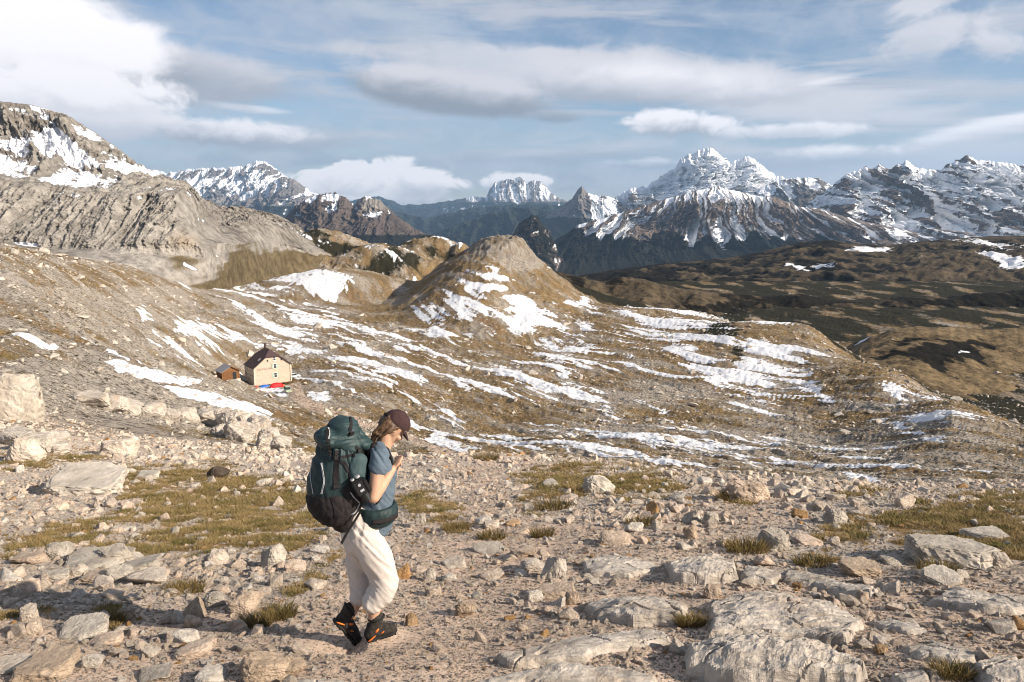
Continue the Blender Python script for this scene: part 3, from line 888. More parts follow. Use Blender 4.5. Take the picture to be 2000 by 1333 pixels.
g = gullies(sh, 44, 34, 0.8, 315, 6)
relief(sh, g, 44, 0.7)
sh.build('mountain', m_snowy, 'dark pyramid peak dusted with snow in front of the far massif', 0.46 - 0.65 * g - 0.5 * sstep(sh.py, 385, 410), sstep(sh.py, 392, 415))
# the cloud capped tower in the centre
sh = Sheet(ridge([(860, 412), (905, 392), (925, 385), (948, 388), (958, 368), (968, 356), (990, 352), (1003, 350), (1017, 346), (1030, 360), (1040, 352), (1056, 356), (1068, 368), (1076, 378), (1092, 388), (1130, 405)], 19000, 440, 2000, 0.5), 420, (40, 130, 8), 4.0, 0.09, 321)
g = gullies(sh, 90, 40, 0.7, 321, 6)
relief(sh, g, 90, 0.9)
sh.build('mountain', m_snowy, 'far rock tower with snowy ledges half wrapped in cloud', 0.50 - 0.6 * g + 0.3 * fbm(sh.x / 900, sh.z / 90, 322, 4) - 0.2 * sstep(sh.py, 385, 400), sstep(sh.py, 388, 402))
# spire with snowy shoulder
sh = Sheet(ridge([(1040, 440), (1090, 410), (1118, 388), (1128, 372), (1136, 365), (1146, 378), (1160, 382), (1185, 384), (1210, 392), (1250, 410)], 8800, 520, 900, 0.55), 300, (40, 100, 8), 3.0, 0.08, 331)
g = gullies(sh, 60, 40, 0.8, 331, 6)
relief(sh, g, 60, 0.7)
sh.build('mountain', m_snowy, 'small dark rock spire beside a snowy shoulder', 0.80 * sstep(sh.px, 1140, 1160) - 0.5 * g - 0.4 * sstep(sh.py, 420, 445), sstep(sh.py, 410, 440) * 0.9)
# the big white peak right of centre
sh = Sheet(ridge([(1150, 415), (1195, 392), (1230, 371), (1260, 366), (1290, 347), (1318, 331), (1330, 312), (1345, 303), (1366, 296), (1386, 290), (1402, 298), (1418, 312), (1426, 320), (1445, 313), (1462, 307), (1490, 325), (1515, 345), (1545, 352), (1600, 356), (1660, 375)], 9000, 520, 1800, 0.45, 5600), 620, (60, 190, 8), 7.0, 0.055, 341)
g = gullies(sh, 26, 22, 1.2, 341, 7)
led = norm(fbm(sh.x / 700, sh.z / 45, 343, 5, 0.6, ridged=True))
relief(sh, g, 26, 0.7, 0.05)
sh.y = sh.y - sh.fade * 45 * led
snowm = 0.50 * sstep(sh.py, 425, 330) + 0.50 - 0.40 * g - 0.35 * led
sh.build('mountain', m_snowy, 'big white snow peak towering right of the cone hill', snowm, sstep(sh.py, 440, 470), 0.0, None, 0.25 * sstep(g, 0.1, 0.5))
# dark ridge between it and the brown massif
sh = Sheet(ridge([(1440, 400), (1490, 365), (1530, 352), (1560, 348), (1600, 350), (1625, 366), (1660, 380), (1720, 410)], 7200, 520, 900, 0.5), 300, (40, 90, 8), 4.0, 0.07, 351)
g = gullies(sh, 50, 40, 0.9, 351, 6)
relief(sh, g, 50, 0.7)
sh.build('mountain', m_snowy, 'dark rocky ridge dusted with snow behind the brown slopes', 0.25 * sstep(sh.py, 390, 355) + 0.30 - 0.55 * g, 0.0, 0.0, 0.22 + 0.2 * fbm(sh.x / 200, sh.z / 200, 352, 4))
# brown massif on the right
sh = Sheet(ridge([(1540, 420), (1580, 398), (1612, 376), (1640, 352), (1662, 340), (1690, 328), (1700, 334), (1716, 325), (1735, 334), (1755, 324), (1774, 316), (1786, 330), (1812, 334), (1836, 336), (1850, 324), (1872, 314), (1890, 307), (1908, 316), (1930, 318), (1965, 322), (2000, 326), (2150, 322), (2400, 350), (2900, 380)], 5600, 540, 1400, 0.45, 3600), 760, (70, 170, 8), 9.0, 0.06, 361)
g = gullies(sh, 24, 20, 1.3, 361, 7, 0.4)
g2 = norm(fbm((sh.x + sh.z * 1.2) / 130, (sh.x * 0.4 - sh.z) / 500, 364, 6, 0.6, ridged=True))
relief(sh, g, 24, 0.75, 0.06)
sh.y = sh.y - sh.fade * 40 * g2
snowm = 0.54 - 0.50 * g - 0.42 * g2 + 0.34 * sstep(sh.px, 1860, 1960) * sstep(sh.py, 420, 340) + 0.1 * sstep(sh.py, 470, 380) - 0.3 * np.exp(-((sh.px - 1690) / 60) ** 2 - ((sh.py - 350) / 26) ** 2)
sh.build('mountain', m_brown, 'jagged brown massif with snow filled gullies on the right', snowm, sstep(sh.py, 470, 500) * 0.8, 0.0, 0.52 + 0.2 * fbm(sh.x / 300, sh.z / 150, 365, 4))
# brown mountain with fanning snow gullies
cr = [(980, 560), (1040, 505), (1085, 470), (1130, 440), (1200, 421), (1260, 402), (1300, 390), (1340, 378), (1400, 364), (1425, 372), (1450, 376), (1480, 384), (1510, 386), (1535, 394), (1556, 404), (1600, 408), (1650, 424), (1700, 436), (1780, 452), (1860, 462), (1960, 480), (2100, 500)]
sh = Sheet(ridge(cr, 4800, 570, 900, 0.42, 3000), 900, (90, 150, 8), 2.5, 0.05, 371)
fan = (sh.px - 1400) / np.maximum(sh.py - 330, 8.0)                 # lines that spread from the summit
fz = fan * 2.6 + sh.x / 130 + 2.4 * fbm(sh.x / 260, sh.z / 260, 372, 5)
g = norm(fbm(fz, sh.z / 420 + 4, 373, 6, 0.62, ridged=True))
sh.y = sh.y - sh.fade * (70 * g + 260 * fbm(sh.x / 420, sh.z / 420, 374, 5))
sh.z = sh.z + sh.fade * 8 * g
f_line = 464 + 30 * fbm(sh.x / 150, sh.x * 0, 375, 4) + 18 * sstep(sh.px, 1560, 1700) - 20 * sstep(sh.px, 1250, 1050)
snowm = 0.40 - 0.75 * g + 0.16 * sstep(sh.py, 450, 380) + 0.25 * np.exp(-((sh.px - 1440) / 50) ** 2) - 0.9 * sstep(sh.py, f_line - 4, f_line + 14)
sh.build('mountain', m_brown, 'brown mountain with snow gullies fanning from its top above dark forest', snowm, sstep(sh.py, f_line - 12, f_line + 12), 0.1, 0.62 + 0.2 * g)
# dark crag before the far valley
sh = Sheet(ridge([(960, 520), (995, 472), (1012, 440), (1026, 428), (1040, 420), (1050, 424), (1060, 440), (1074, 452), (1082, 470), (1092, 500), (1120, 530)], 4200, 590, 500, 0.5), 260, (40, 90, 8), 4.0, 0.08, 381)
g = gullies(sh, 70, 60, 0.8, 381, 6)
relief(sh, g, 70, 0.8)
sh.build('mountain', m_brown, 'dark wooded crag standing before the blue valley', 0.16 - 0.5 * g, 0.62 + 0.4 * g, 0.0, 0.5)
# dark brown mountain left of centre with a row of rock teeth
sh = Sheet(ridge([(490, 480), (545, 438), (575, 405), (600, 390), (625, 382), (652, 376), (676, 388), (692, 402), (704, 388), (716, 384), (728, 388), (742, 392), (752, 404), (764, 412), (780, 428), (810, 448), (842, 462), (900, 500)], 5000, 560, 800, 0.5, 3400), 420, (50, 110, 8), 5.0, 0.09, 391)
g = gullies(sh, 40, 34, 0.9, 391, 7)
relief(sh, g, 40, 0.7)
teeth = np.exp(-((sh.px - 728) / 34) ** 2) * sstep(sh.py, 424, 404)
sh.build('mountain', m_brown, 'dark brown mountain with a row of pale rock teeth', 0.26 - 0.5 * g + 0.2 * sstep(sh.py, 410, 385) - 0.4 * sstep(sh.py, 420, 440), sstep(sh.py, 448, 470), 0.75 * teeth, 0.38 + 0.2 * fbm(sh.x / 150, sh.z / 100, 392, 4))

# --- dark heath hills on the right, their dark pine colour includes cloud shadow
m_heath = mountain_mat('heath_hills', (0.115, 0.086, 0.054), (0.038, 0.030, 0.019), (0.016, 0.013, 0.008), (0.008, 0.007, 0.005), 6.0, 2.2, SNOW)


m_slope = mountain_mat('brown_slope', (0.225, 0.162, 0.090), (0.060, 0.043, 0.023), (0.016, 0.013, 0.008), (0.008, 0.007, 0.005), 2.6, 1.0, SNOW)


def heath(lines, nu, nvs, sd_, label, amp, snow_b, pine_b, extra=None, sp=None, lightb=0.0, mat=None):
    sh = Sheet(lines, nu, nvs, 3.0, 0.03, sd_, 3)
    k = sh.size
    n = fbm(sh.x / (k * 0.05), sh.y / (k * 0.06), sd_, 6, 0.55) + 0.22 * (fbm(sh.x / (k * 0.026), sh.y / (k * 0.034), sd_ + 7, 4, 0.6, ridged=True) - 0.3)
    sh.z = sh.z + sh.fade * amp * n
    b = fbm((sh.x * 0.9 + sh.y * 0.3) / (k * 0.03), (sh.y - 0.2 * sh.x) / (k * 0.012), sd_ + 1, 5, 0.6)
    sn = snow_b + 0.85 * b - 0.2 * n
    if extra is not None: sn = np.maximum(sn, extra(sh) + 0.4 * b)
    pn = pine_b - 0.9 * n + 0.55 * fbm(sh.x / (k * 0.03), sh.y / (k * 0.06), sd_ + 2, 5, 0.62) + (0 if sp is None else sp(sh))  # more dark pine in hollows, carrying their shade as colour
    sh.build('hill', mat or m_heath, label, sn, pn, lightb, 0.5 + 0.4 * b)


def spots(lst):
    return lambda sh: sum(a * np.exp(-((sh.px - x) / rx) ** 2 - ((sh.py - y - k * (sh.px - x)) / ry) ** 2) for x, y, rx, ry, k, a in lst)


heath([[(1030, 640, 800), (1300, 640, 820), (1600, 640, 860), (2000, 640, 900), (2900, 640, 900)],
       [(1030, 580, 1050), (1300, 565, 1080), (1600, 545, 1150), (1800, 530, 1150), (2000, 520, 1150), (2900, 510, 1150)],
       [(1030, 560, 1500), (1100, 545, 1500), (1200, 528, 1550), (1300, 515, 1600), (1420, 505, 1600), (1500, 490, 1600), (1560, 474, 1580), (1620, 470, 1550), (1680, 478, 1550), (1740, 480, 1550), (1800, 472, 1500), (1880, 466, 1500), (1940, 462, 1500), (2000, 462, 1500), (2900, 455, 1500)],
       [(1030, 640, 2400), (1500, 580, 2400), (2000, 560, 2400), (2900, 560, 2400)]],
      560, (60, 110, 10), 401, 'dark rolling heath hill with snow patches under the brown massif', 17, -0.02, 0.56,
      spots([(1690, 488, 60, 7, 0.02, 0.75), (1560, 522, 34, 8, 0.2, 0.7), (1610, 519, 26, 4, 0.1, 0.75), (1940, 478, 110, 8, 0.1, 0.7), (1960, 505, 60, 8, 0.2, 0.75), (1900, 560, 22, 10, 0.1, 0.85), (1800, 560, 30, 7, 0, 0.6), (1975, 520, 30, 9, 0.2, 0.7)]),
      lambda sh: 0.25 * sstep(sh.px, 1500, 1200) - 0.55 * np.exp(-((sh.px - 1850) / 120) ** 2 - ((sh.py - 520) / 34) ** 2))
heath([[(1040, 740, 500), (1200, 730, 520), (1500, 750, 540), (1800, 780, 540), (2000, 790, 540), (2900, 800, 540)],
       [(1040, 620, 570), (1200, 620, 590), (1350, 632, 590), (1500, 650, 600), (1650, 640, 610), (1800, 655, 610), (2000, 650, 610), (2900, 650, 610)],
       [(1040, 548, 660), (1090, 532, 660), (1130, 541, 660), (1180, 553, 660), (1215, 540, 665), (1260, 547, 670), (1320, 563, 680), (1400, 572, 690), (1500, 580, 700), (1560, 574, 700), (1620, 586, 700), (1700, 592, 700), (1760, 580, 700), (1820, 584, 700), (1900, 574, 700), (2000, 566, 700), (2900, 560, 700)],
       [(1040, 660, 1000), (1500, 660, 1000), (2000, 660, 1000), (2900, 660, 1000)]],
      520, (60, 110, 10), 411, 'dark brown hummocks of dwarf pine beyond the snowy spur', 9, -0.08, 0.60,
      spots([(1590, 605, 22, 3, 0, 0.5), (1250, 575, 10, 2, 0.1, 0.5), (1700, 585, 40, 3, 0.1, 0.5)]),
      lambda sh: 0.15 * sstep(sh.px, 1300, 1500) - 0.55 * np.exp(-((sh.px - 1240) / 130) ** 2 - ((sh.py - 575) / 24) ** 2) - 0.5 * np.exp(-((sh.px - 1660) / 60) ** 2 - ((sh.py - 603) / 8) ** 2))
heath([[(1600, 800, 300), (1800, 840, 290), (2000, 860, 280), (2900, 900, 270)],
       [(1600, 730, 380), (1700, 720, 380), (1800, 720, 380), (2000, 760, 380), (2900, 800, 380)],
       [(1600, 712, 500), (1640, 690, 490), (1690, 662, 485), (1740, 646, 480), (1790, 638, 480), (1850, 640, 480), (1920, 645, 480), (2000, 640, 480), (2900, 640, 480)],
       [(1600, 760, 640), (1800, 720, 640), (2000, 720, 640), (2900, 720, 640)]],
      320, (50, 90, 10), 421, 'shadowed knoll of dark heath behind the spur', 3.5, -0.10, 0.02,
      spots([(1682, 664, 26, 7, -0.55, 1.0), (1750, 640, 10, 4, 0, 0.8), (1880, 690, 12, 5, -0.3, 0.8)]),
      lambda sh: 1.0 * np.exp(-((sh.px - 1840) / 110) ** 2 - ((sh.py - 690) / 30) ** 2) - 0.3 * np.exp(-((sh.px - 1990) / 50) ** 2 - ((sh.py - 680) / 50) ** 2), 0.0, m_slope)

# ------------------------------------------------------------------ the air
hm = bpy.data.materials.new('haze'); hm.use_nodes = True
hnt = hm.node_tree; hnt.nodes.clear()
pv = hnt.nodes.new('ShaderNodeVolumePrincipled')
pv.inputs['Color'].default_value = (0.44, 0.68, 1.0, 1)
pv.inputs['Density'].default_value = 3.3e-5
pv.inputs['Anisotropy'].default_value = 0.2
ho = hnt.nodes.new('ShaderNodeOutputMaterial')
hnt.links.new(pv.outputs[0], ho.inputs['Volume'])
bm = bmesh.new()
bmesh.ops.create_cube(bm, size=1.0)
hme = bpy.data.meshes.new('haze'); bm.to_mesh(hme); bm.free()
hme.materials.append(hm)
haze = bpy.data.objects.new('haze', hme)
haze.scale = (170000, 34000, 2600)
haze.location = (0, 14000, -1000 + 1300 - 100)
ROOT.objects.link(haze)
set_props(haze, 'thin blue mountain haze over the far valley', kind='stuff')

# ------------------------------------------------------------------ stones, boulders and ledges
rng = np.random.default_rng(11)
random.seed(5)


def n3(p, f, seed, octs=4, gain=0.55):
    p = p * f
    return (fbm(p[:, 0] + 3.1, p[:, 1] - p[:, 2] * 0.7, seed, octs, gain) + fbm(p[:, 1] + 8.7, p[:, 2] + p[:, 0] * 0.6, seed + 5, octs, gain) + fbm(p[:, 2] - 2.9, p[:, 0] - p[:, 1] * 0.5, seed + 9, octs, gain)) / 1.8


def rock_mat(name, cols, rough_scale, lichen=0.35):
    m, nt, b = new_mat(name, 0.92, 0.18)
    oi = nt.nodes.new('ShaderNodeObjectInfo')
    rnd = X(nt, oi.outputs['Random'])
    tcn = nt.nodes.new('ShaderNodeTexCoord')
    p = X(nt, tcn.outputs['Object'])
    n1 = noise(nt, p, rough_scale, 6.0, 0.65)
    n2 = noise(nt, p, rough_scale * 4.5, 5.0, 0.7)
    rp = nt.nodes.new('ShaderNodeValToRGB')
    rp.color_ramp.interpolation = 'CONSTANT'
    for k, (t, c) in enumerate(cols):
        e = rp.color_ramp.elements[k] if k < 2 else rp.color_ramp.elements.new(t)
        e.position = t; e.color = (*c, 1)
    nt.links.new(rnd.k, rp.inputs[0])
    base = X(nt, rp.outputs[0])
    mm = nt.nodes.new('ShaderNodeMix'); mm.data_type = 'RGBA'; mm.blend_type = 'MULTIPLY'
    mm.inputs[0].default_value = 1.0
    sock(nt, mm.inputs[6], base)
    sock(nt, mm.inputs[7], mixc(nt, n1.ramp(0.28, 0.68), (0.62, 0.59, 0.55), (1.14, 1.11, 1.07)))
    c = mixc(nt, n2.ramp(0.62, 0.74) * lichen, X(nt, mm.outputs[2]), (0.10, 0.095, 0.085))
    sock(nt, b.inputs['Base Color'], c)
    bump(nt, b, n2 * 0.8 + n1, 0.9, 0.05)
    return m


m_stone = rock_mat('limestone', [(0.0, (0.66, 0.55, 0.455)), (0.22, (0.60, 0.53, 0.46)), (0.45, (0.70, 0.565, 0.46)), (0.68, (0.53, 0.45, 0.375)), (0.85, (0.70, 0.64, 0.575)), (0.965, (0.46, 0.28, 0.13))], 2.2)
m_grey = rock_mat('grey_limestone', [(0.0, (0.54, 0.49, 0.43)), (0.4, (0.46, 0.415, 0.36)), (0.75, (0.58, 0.51, 0.44))], 1.6, 0.6)
m_darkrock = rock_mat('dark_rock', [(0.0, (0.075, 0.058, 0.045)), (0.5, (0.09, 0.07, 0.055))], 2.0)
m_tan = rock_mat('tan_limestone', [(0.0, (0.50, 0.395, 0.30)), (0.5, (0.54, 0.43, 0.34))], 1.8)
m_orange = rock_mat('rusty_limestone', [(0.0, (0.50, 0.30, 0.14)), (0.5, (0.52, 0.36, 0.22))], 2.0)
ROCKM = {'g': m_grey, 't': m_tan, 'd': m_darkrock, 'o': m_orange, 's': m_stone}


def rock_mesh(name, sub, seed, pts_n=14, rough=0.05, mat=None, flat_top=False):
    """angular block: hull of random points, edges worn, faces roughened; sub = detail"""
    r = np.random.default_rng(seed)
    bm = bmesh.new()
    for _ in range(pts_n):
        v = r.normal(size=3); v /= np.linalg.norm(v)
        v = np.sign(v) * np.abs(v) ** 0.72                      # boxier than a ball
        if flat_top: v[2] = min(v[2], 0.30 + 0.08 * v[0])
        bm.verts.new(v * r.uniform(0.80, 1.0))
    hull = bmesh.ops.convex_hull(bm, input=bm.verts)
    bmesh.ops.delete(bm, geom=[g for g in bm.verts if not g.link_faces], context='VERTS')
    bmesh.ops.dissolve_limit(bm, angle_limit=0.22, verts=bm.verts[:], edges=bm.edges[:])
    if sub >= 2:
        bmesh.ops.bevel(bm, geom=bm.edges[:], offset=0.055 if sub == 2 else 0.06, segments=1 if sub == 2 else 2, affect='EDGES', clamp_overlap=True)
    bmesh.ops.triangulate(bm, faces=bm.faces[:])
    if sub >= 4:
        for _ in range(4):
            es = [e for e in bm.edges if e.calc_length() > 0.12]
            if es: bmesh.ops.subdivide_edges(bm, edges=es, cuts=1, use_grid_fill=False)
            bmesh.ops.triangulate(bm, faces=bm.faces[:])
    me = bpy.data.meshes.new(name); bm.to_mesh(me); bm.free()
    n = len(me.vertices); co = np.empty(n * 3, np.float32); me.vertices.foreach_get('co', co); p = co.reshape(-1, 3).copy()
    if rough and sub >= 4:
        p = p * (1 + rough * (n3(p, 1.6, seed, 5, 0.62) + 1.0 * np.abs(n3(p, 3.4, seed + 3, 4, 0.6)) - 0.2))[:, None]
    mx = (p.max(0) - p.min(0)); p = (p - (p.max(0) + p.min(0)) / 2) / mx
    me.vertices.foreach_set('co', p.astype(np.float32).ravel())
    me.update()
    if mat: me.materials.append(mat)
    return me


ORD = ['first', 'second', 'third', 'fourth', 'fifth', 'sixth', 'seventh', 'eighth', 'ninth', 'tenth', 'eleventh', 'twelfth', 'thirteenth', 'fourteenth', 'fifteenth', 'sixteenth', 'seventeenth', 'eighteenth', 'nineteenth', 'twentieth']
LAND = []         # landmarks for describing small stones: (px, py, phrase)
TAKEN = []        # footprints of boulders and ledges: x, y, radius

# boulders: foot px, foot py, width, height (pixels), kind, turn, label, phrase
BOULDERS = [
    (12, 822, 96, 118, 'g', 0.2, 'big pale boulder cut by the frame edge beside the grassy slope', 'the big pale boulder at the frame edge'),
    (145, 968, 150, 56, 'g', 0.1, 'long pale boulder with dark lichen at one end above the meadow', 'the long lichened boulder'),
    (222, 895, 66, 50, 'g', 0.5, 'blocky pale boulder with cracked face on the upper slope', 'the blocky cracked boulder'),
    (35, 905, 70, 60, 'g', 0.7, 'rounded pale rock hump below the big edge boulder', 'the rounded rock hump'),
    (420, 938, 44, 28, 'd', 0.3, 'small black brown boulder alone in pale grass', 'the black brown boulder'),
    (282, 938, 44, 20, 'g', 0.9, 'low whitish stone beside the long lichened boulder', 'the low whitish stone'),
    (72, 1333, 110, 62, 't', 0.4, 'large smooth beige boulder at the bottom corner', 'the smooth beige corner boulder'),
    (8, 1320, 70, 40, 'g', 0.2, 'flat grey rock beside the beige corner boulder', 'the flat grey corner rock'),
    (45, 1106, 62, 36, 't', 0.6, 'tan block at the end of the rubble pile', 'the tan rubble block'),
    (110, 1094, 50, 36, 'g', 0.1, 'pale wedge stone on top of the rubble pile', 'the pale wedge stone'),
    (175, 1112, 120, 40, 'g', 0.25, 'longest rock lying across the rubble pile', 'the longest rubble rock'),
    (218, 1108, 60, 50, 'g', 0.9, 'dark faced rock at the upper end of the rubble pile', 'the dark faced rubble rock'),
    (146, 1130, 36, 28, 'g', 1.3, 'squarish stone in the middle of the rubble pile', 'the squarish rubble stone'),
    (100, 1136, 50, 30, 'g', 0.5, 'sloping grey stone low in the rubble pile', 'the sloping rubble stone'),
    (180, 1142, 56, 28, 't', 0.2, 'warm grey stone low in the rubble pile by the grass', 'the warm grey rubble stone'),
    (228, 1140, 54, 34, 'g', 0.8, 'round shouldered stone ending the rubble pile', 'the round shouldered rubble stone'),
    (276, 1146, 78, 34, 'g', 0.1, 'wide low rock beyond the rubble pile beside a grass tuft', 'the wide low rock'),
    (44, 1163, 46, 36, 's', 1.0, 'white faced stone below the rubble pile', 'the white faced stone'),
    (215, 1172, 40, 24, 's', 0.3, 'pale flat stone in front of the rubble pile', 'the pale flat stone'),
    (530, 1112, 46, 58, 'g', 0.4, 'tall triangular boulder with a shaded face', 'the tall triangular boulder'),
    (420, 1106, 42, 40, 'g', 0.9, 'upright pale boulder at the meadow edge', 'the upright pale boulder'),
    (572, 1120, 40, 28, 's', 0.3, 'white stone leaning beside the triangular boulder', 'the white leaning stone'),
    (268, 1120, 66, 32, 'g', 0.6, 'long pale rock on the edge of the meadow grass', 'the long meadow edge rock'),
    (476, 1205, 62, 46, 't', 0.5, 'brownish boulder with grass tuft in front', 'the brownish tuft boulder'),
    (376, 1212, 44, 50, 't', 1.1, 'upright tan boulder between pale stones', 'the upright tan boulder'),
    (415, 1190, 40, 34, 'g', 0.2, 'grey stone behind the upright tan boulder', 'the grey stone behind it'),
    (345, 1222, 24, 34, 's', 0.3, 'thin olive grey stone standing on edge', 'the thin standing stone'),
    (372, 1230, 32, 32, 's', 0.8, 'small white triangular stone below the upright tan boulder', 'the white triangular stone'),
    (463, 1238, 34, 24, 's', 0.2, 'round pale stone below the brownish tuft boulder', 'the round pale stone'),
    (144, 1252, 96, 52, 'g', 0.25, 'big slanting grey boulder split by a crack', 'the slanting cracked boulder'),
    (52, 1218, 34, 40, 'g', 0.5, 'grey upright stone beside the grass strip', 'the grey strip stone'),
    (58, 1244, 34, 34, 's', 1.2, 'grey rounded stone below the grass strip', 'the rounded strip stone'),
    (240, 1216, 32, 26, 't', 0.3, 'squat tan stone at the end of the grass strip', 'the squat tan stone'),
    (372, 1288, 66, 30, 's', 0.6, 'white elongated stone lying on the gravel', 'the white elongated stone'),
    (174, 1308, 38, 26, 's', 0.4, 'white stone by a dark hollow in the gravel', 'the white hollow stone'),
    (515, 1345, 90, 58, 't', 0.2, 'large smooth brown grey boulder at the bottom edge', 'the smooth bottom boulder'),
    (566, 1325, 50, 40, 't', 0.9, 'brown grey boulder leaning on the smooth bottom boulder', 'the leaning bottom boulder'),
    (300, 1340, 60, 34, 'g', 0.4, 'flat pale rock at the bottom edge', 'the flat bottom rock'),
    (412, 1345, 60, 30, 's', 0.7, 'pale rock cut by the bottom edge near the smooth boulder', 'the cut pale rock'),
    (1025, 1092, 52, 30, 't', 0.4, 'pink grey flat boulder on the trail', 'the pink grey trail boulder'),
    (1080, 1138, 48, 66, 'g', 0.3, 'tall grey standing rock at the trail edge', 'the tall standing rock'),
    (1046, 1118, 56, 34, 'g', 0.7, 'grey rock behind the tall standing rock', 'the grey rock behind it'),
    (1088, 1174, 76, 36, 't', 0.15, 'pinkish block with a flat face below the standing rock', 'the pinkish flat faced block'),
    (1042, 1178, 34, 28, 's', 0.8, 'white stone beside the pinkish block', 'the white block side stone'),
    (1118, 1185, 30, 34, 't', 0.3, 'tan stone at the other end of the pinkish block', 'the tan end stone'),
    (910, 1208, 42, 36, 't', 0.5, 'single pale angular stone on the open trail', 'the single trail stone'),
    (838, 1140, 24, 34, 'g', 0.2, 'grey egg shaped stone near the trail', 'the grey egg shaped stone'),
    (846, 1168, 30, 22, 's', 0.3, 'white stone below the grey egg shaped stone', 'the white stone below it'),
    (784, 1134, 32, 38, 'o', 0.6, 'orange stone beside the hiker knee', 'the orange stone by the hiker'),
    (803, 1226, 24, 30, 'o', 0.2, 'rusty stone in front of the walking boot', 'the rusty stone by the boot'),
    (955, 1085, 60, 16, 'g', 0.1, 'thin flat stone lying on the trail gravel', 'the thin flat stone'),
    (960, 1135, 48, 18, 's', 0.5, 'low wedge stone in the middle of the trail', 'the low wedge stone'),
    (1172, 966, 62, 46, 'g', 0.3, 'grey domed boulder beside brown grass at the slope edge', 'the grey domed boulder'),
    (1076, 952, 34, 20, 'g', 0.7, 'dark grey stone in the grass near the domed boulder', 'the dark grey grass stone'),
    (1326, 980, 34, 22, 'g', 0.3, 'small grey boulder on the gravel rise', 'the small rise boulder'),
    (1638, 1030, 46, 42, 'g', 0.3, 'blocky grey boulder standing on the grass edge', 'the blocky grass edge boulder'),
    (1470, 985, 84, 56, 't', 0.4, 'reddish brown boulder half covered in grass', 'the reddish grassy boulder'),
    (1520, 1080, 56, 50, 'g', 0.5, 'pale peaked boulder beside a dark tuft', 'the pale peaked boulder'),
    (1585, 1068, 56, 20, 's', 0.2, 'low white flat stone in the grass', 'the low white grass stone'),
    (1496, 1110, 36, 26, 's', 0.6, 'pale pointed stone below the peaked boulder', 'the pale pointed stone'),
    (1885, 1112, 158, 76, 'g', -0.12, 'biggest flat grey slab boulder with tilted top in the grass', 'the biggest flat slab boulder'),
    (1935, 1056, 78, 24, 'g', 0.0, 'low grey rock behind the biggest slab boulder', 'the low rock behind the slab'),
    (1958, 1112, 40, 36, 'g', 0.4, 'grey wedge broken off the biggest slab boulder', 'the broken wedge'),
    (1850, 1146, 70, 34, 'g', 0.3, 'jagged grey rock under the front of the biggest slab boulder', 'the jagged rock under the slab'),
    (1690, 1128, 76, 46, 't', 0.2, 'pinkish cube shaped boulder', 'the pinkish cube boulder'),
    (1748, 1106, 44, 22, 'g', 0.7, 'rounded pale rock beside the pinkish cube boulder', 'the rounded pale rock'),
    (1394, 1172, 36, 34, 't', 0.6, 'small pyramid stone sitting on the ledge', 'the pyramid stone'),
    (1352, 1026, 36, 34, 'g', 0.2, 'dark grey block on the gravel', 'the dark grey block'),
    (1392, 1026, 34, 30, 'g', 0.9, 'second dark grey block beside a bit of grass', 'the second dark grey block'),
    (1352, 1058, 28, 34, 't', 0.4, 'upright tan stone below the dark grey block', 'the upright tan block stone'),
    (1240, 1042, 36, 24, 's', 0.4, 'white stone under a small tuft on the gravel', 'the white tuft stone'),
    (1210, 1068, 70, 26, 't', 0.1, 'buried tan rock in the trail', 'the buried tan rock'),
    (1000, 1030, 30, 18, 'o', 0.4, 'little orange stone by the green tuft', 'the little orange stone'),
    (960, 1036, 34, 24, 's', 0.8, 'white stone below the green tuft', 'the white green tuft stone'),
    (1688, 1178, 30, 24, 't', 0.5, 'tan stone on the rubble between the ledges', 'the tan ledge stone'),
    (1725, 1282, 26, 22, 'o', 0.5, 'orange tinted stone at the ledge corner', 'the orange ledge corner stone'),
    (1690, 1272, 34, 22, 's', 0.5, 'pale stone at the end of the broad ledge', 'the pale broad ledge stone'),
    (1400, 1310, 40, 30, 't', 0.3, 'small round fronted block under the broad ledge', 'the round fronted block'),
    (1442, 1322, 32, 32, 's', 0.2, 'pale wedge leaning under the broad ledge', 'the pale leaning wedge'),
    (820, 1030, 22, 30, 'g', 0.4, 'small standing stone in grass behind the hiker', 'the small standing grass stone'),
]
for k, (bx, by, bw, bh, kind, rz, lab, phr) in enumerate(BOULDERS):
    p = on_ground(bx, min(by, 1331) - 2)
    depth = p.y * CT - (p.z - CZ) * ST
    w = bw / F * depth
    h = bh / F * depth * (0.80 if bh > 0.5 * bw else 0.95)
    me = rock_mesh('boulder', 4, 700 + k, 26 if bw > 60 else 18, 0.19, ROCKM[kind], bw > 1.6 * bh)
    o = bpy.data.objects.new('boulder', me)
    if by > 1331: p = p + Vector((0, -(by - 1331) / F * depth * 1.5, 0)); p.z = float(G(p.x, p.y))
    o.location = (p.x, p.y + 0.34 * w, float(G(p.x, p.y + 0.34 * w)) + 0.5 * h - 0.18 * h)
    flat = bw > 1.6 * bh
    if flat: o.location.z -= 0.16 * h
    o.scale = (w * 1.08, w * (0.95 if flat else 0.80), h * (0.95 if flat else 1.35))
    o.rotation_euler = (random.uniform(-.15, .15), random.uniform(-.12, .12), rz if abs(rz) < 0.3 else rz * 0.5)
    ROOT.objects.link(o)
    set_props(o, lab, 'boulder' if bw > 45 else 'stone', 'rocks lying on the slope')
    LAND.append((bx, by - bh / 2, phr)); TAKEN.append((p.x, p.y + 0.3 * w, 0.5 * w))

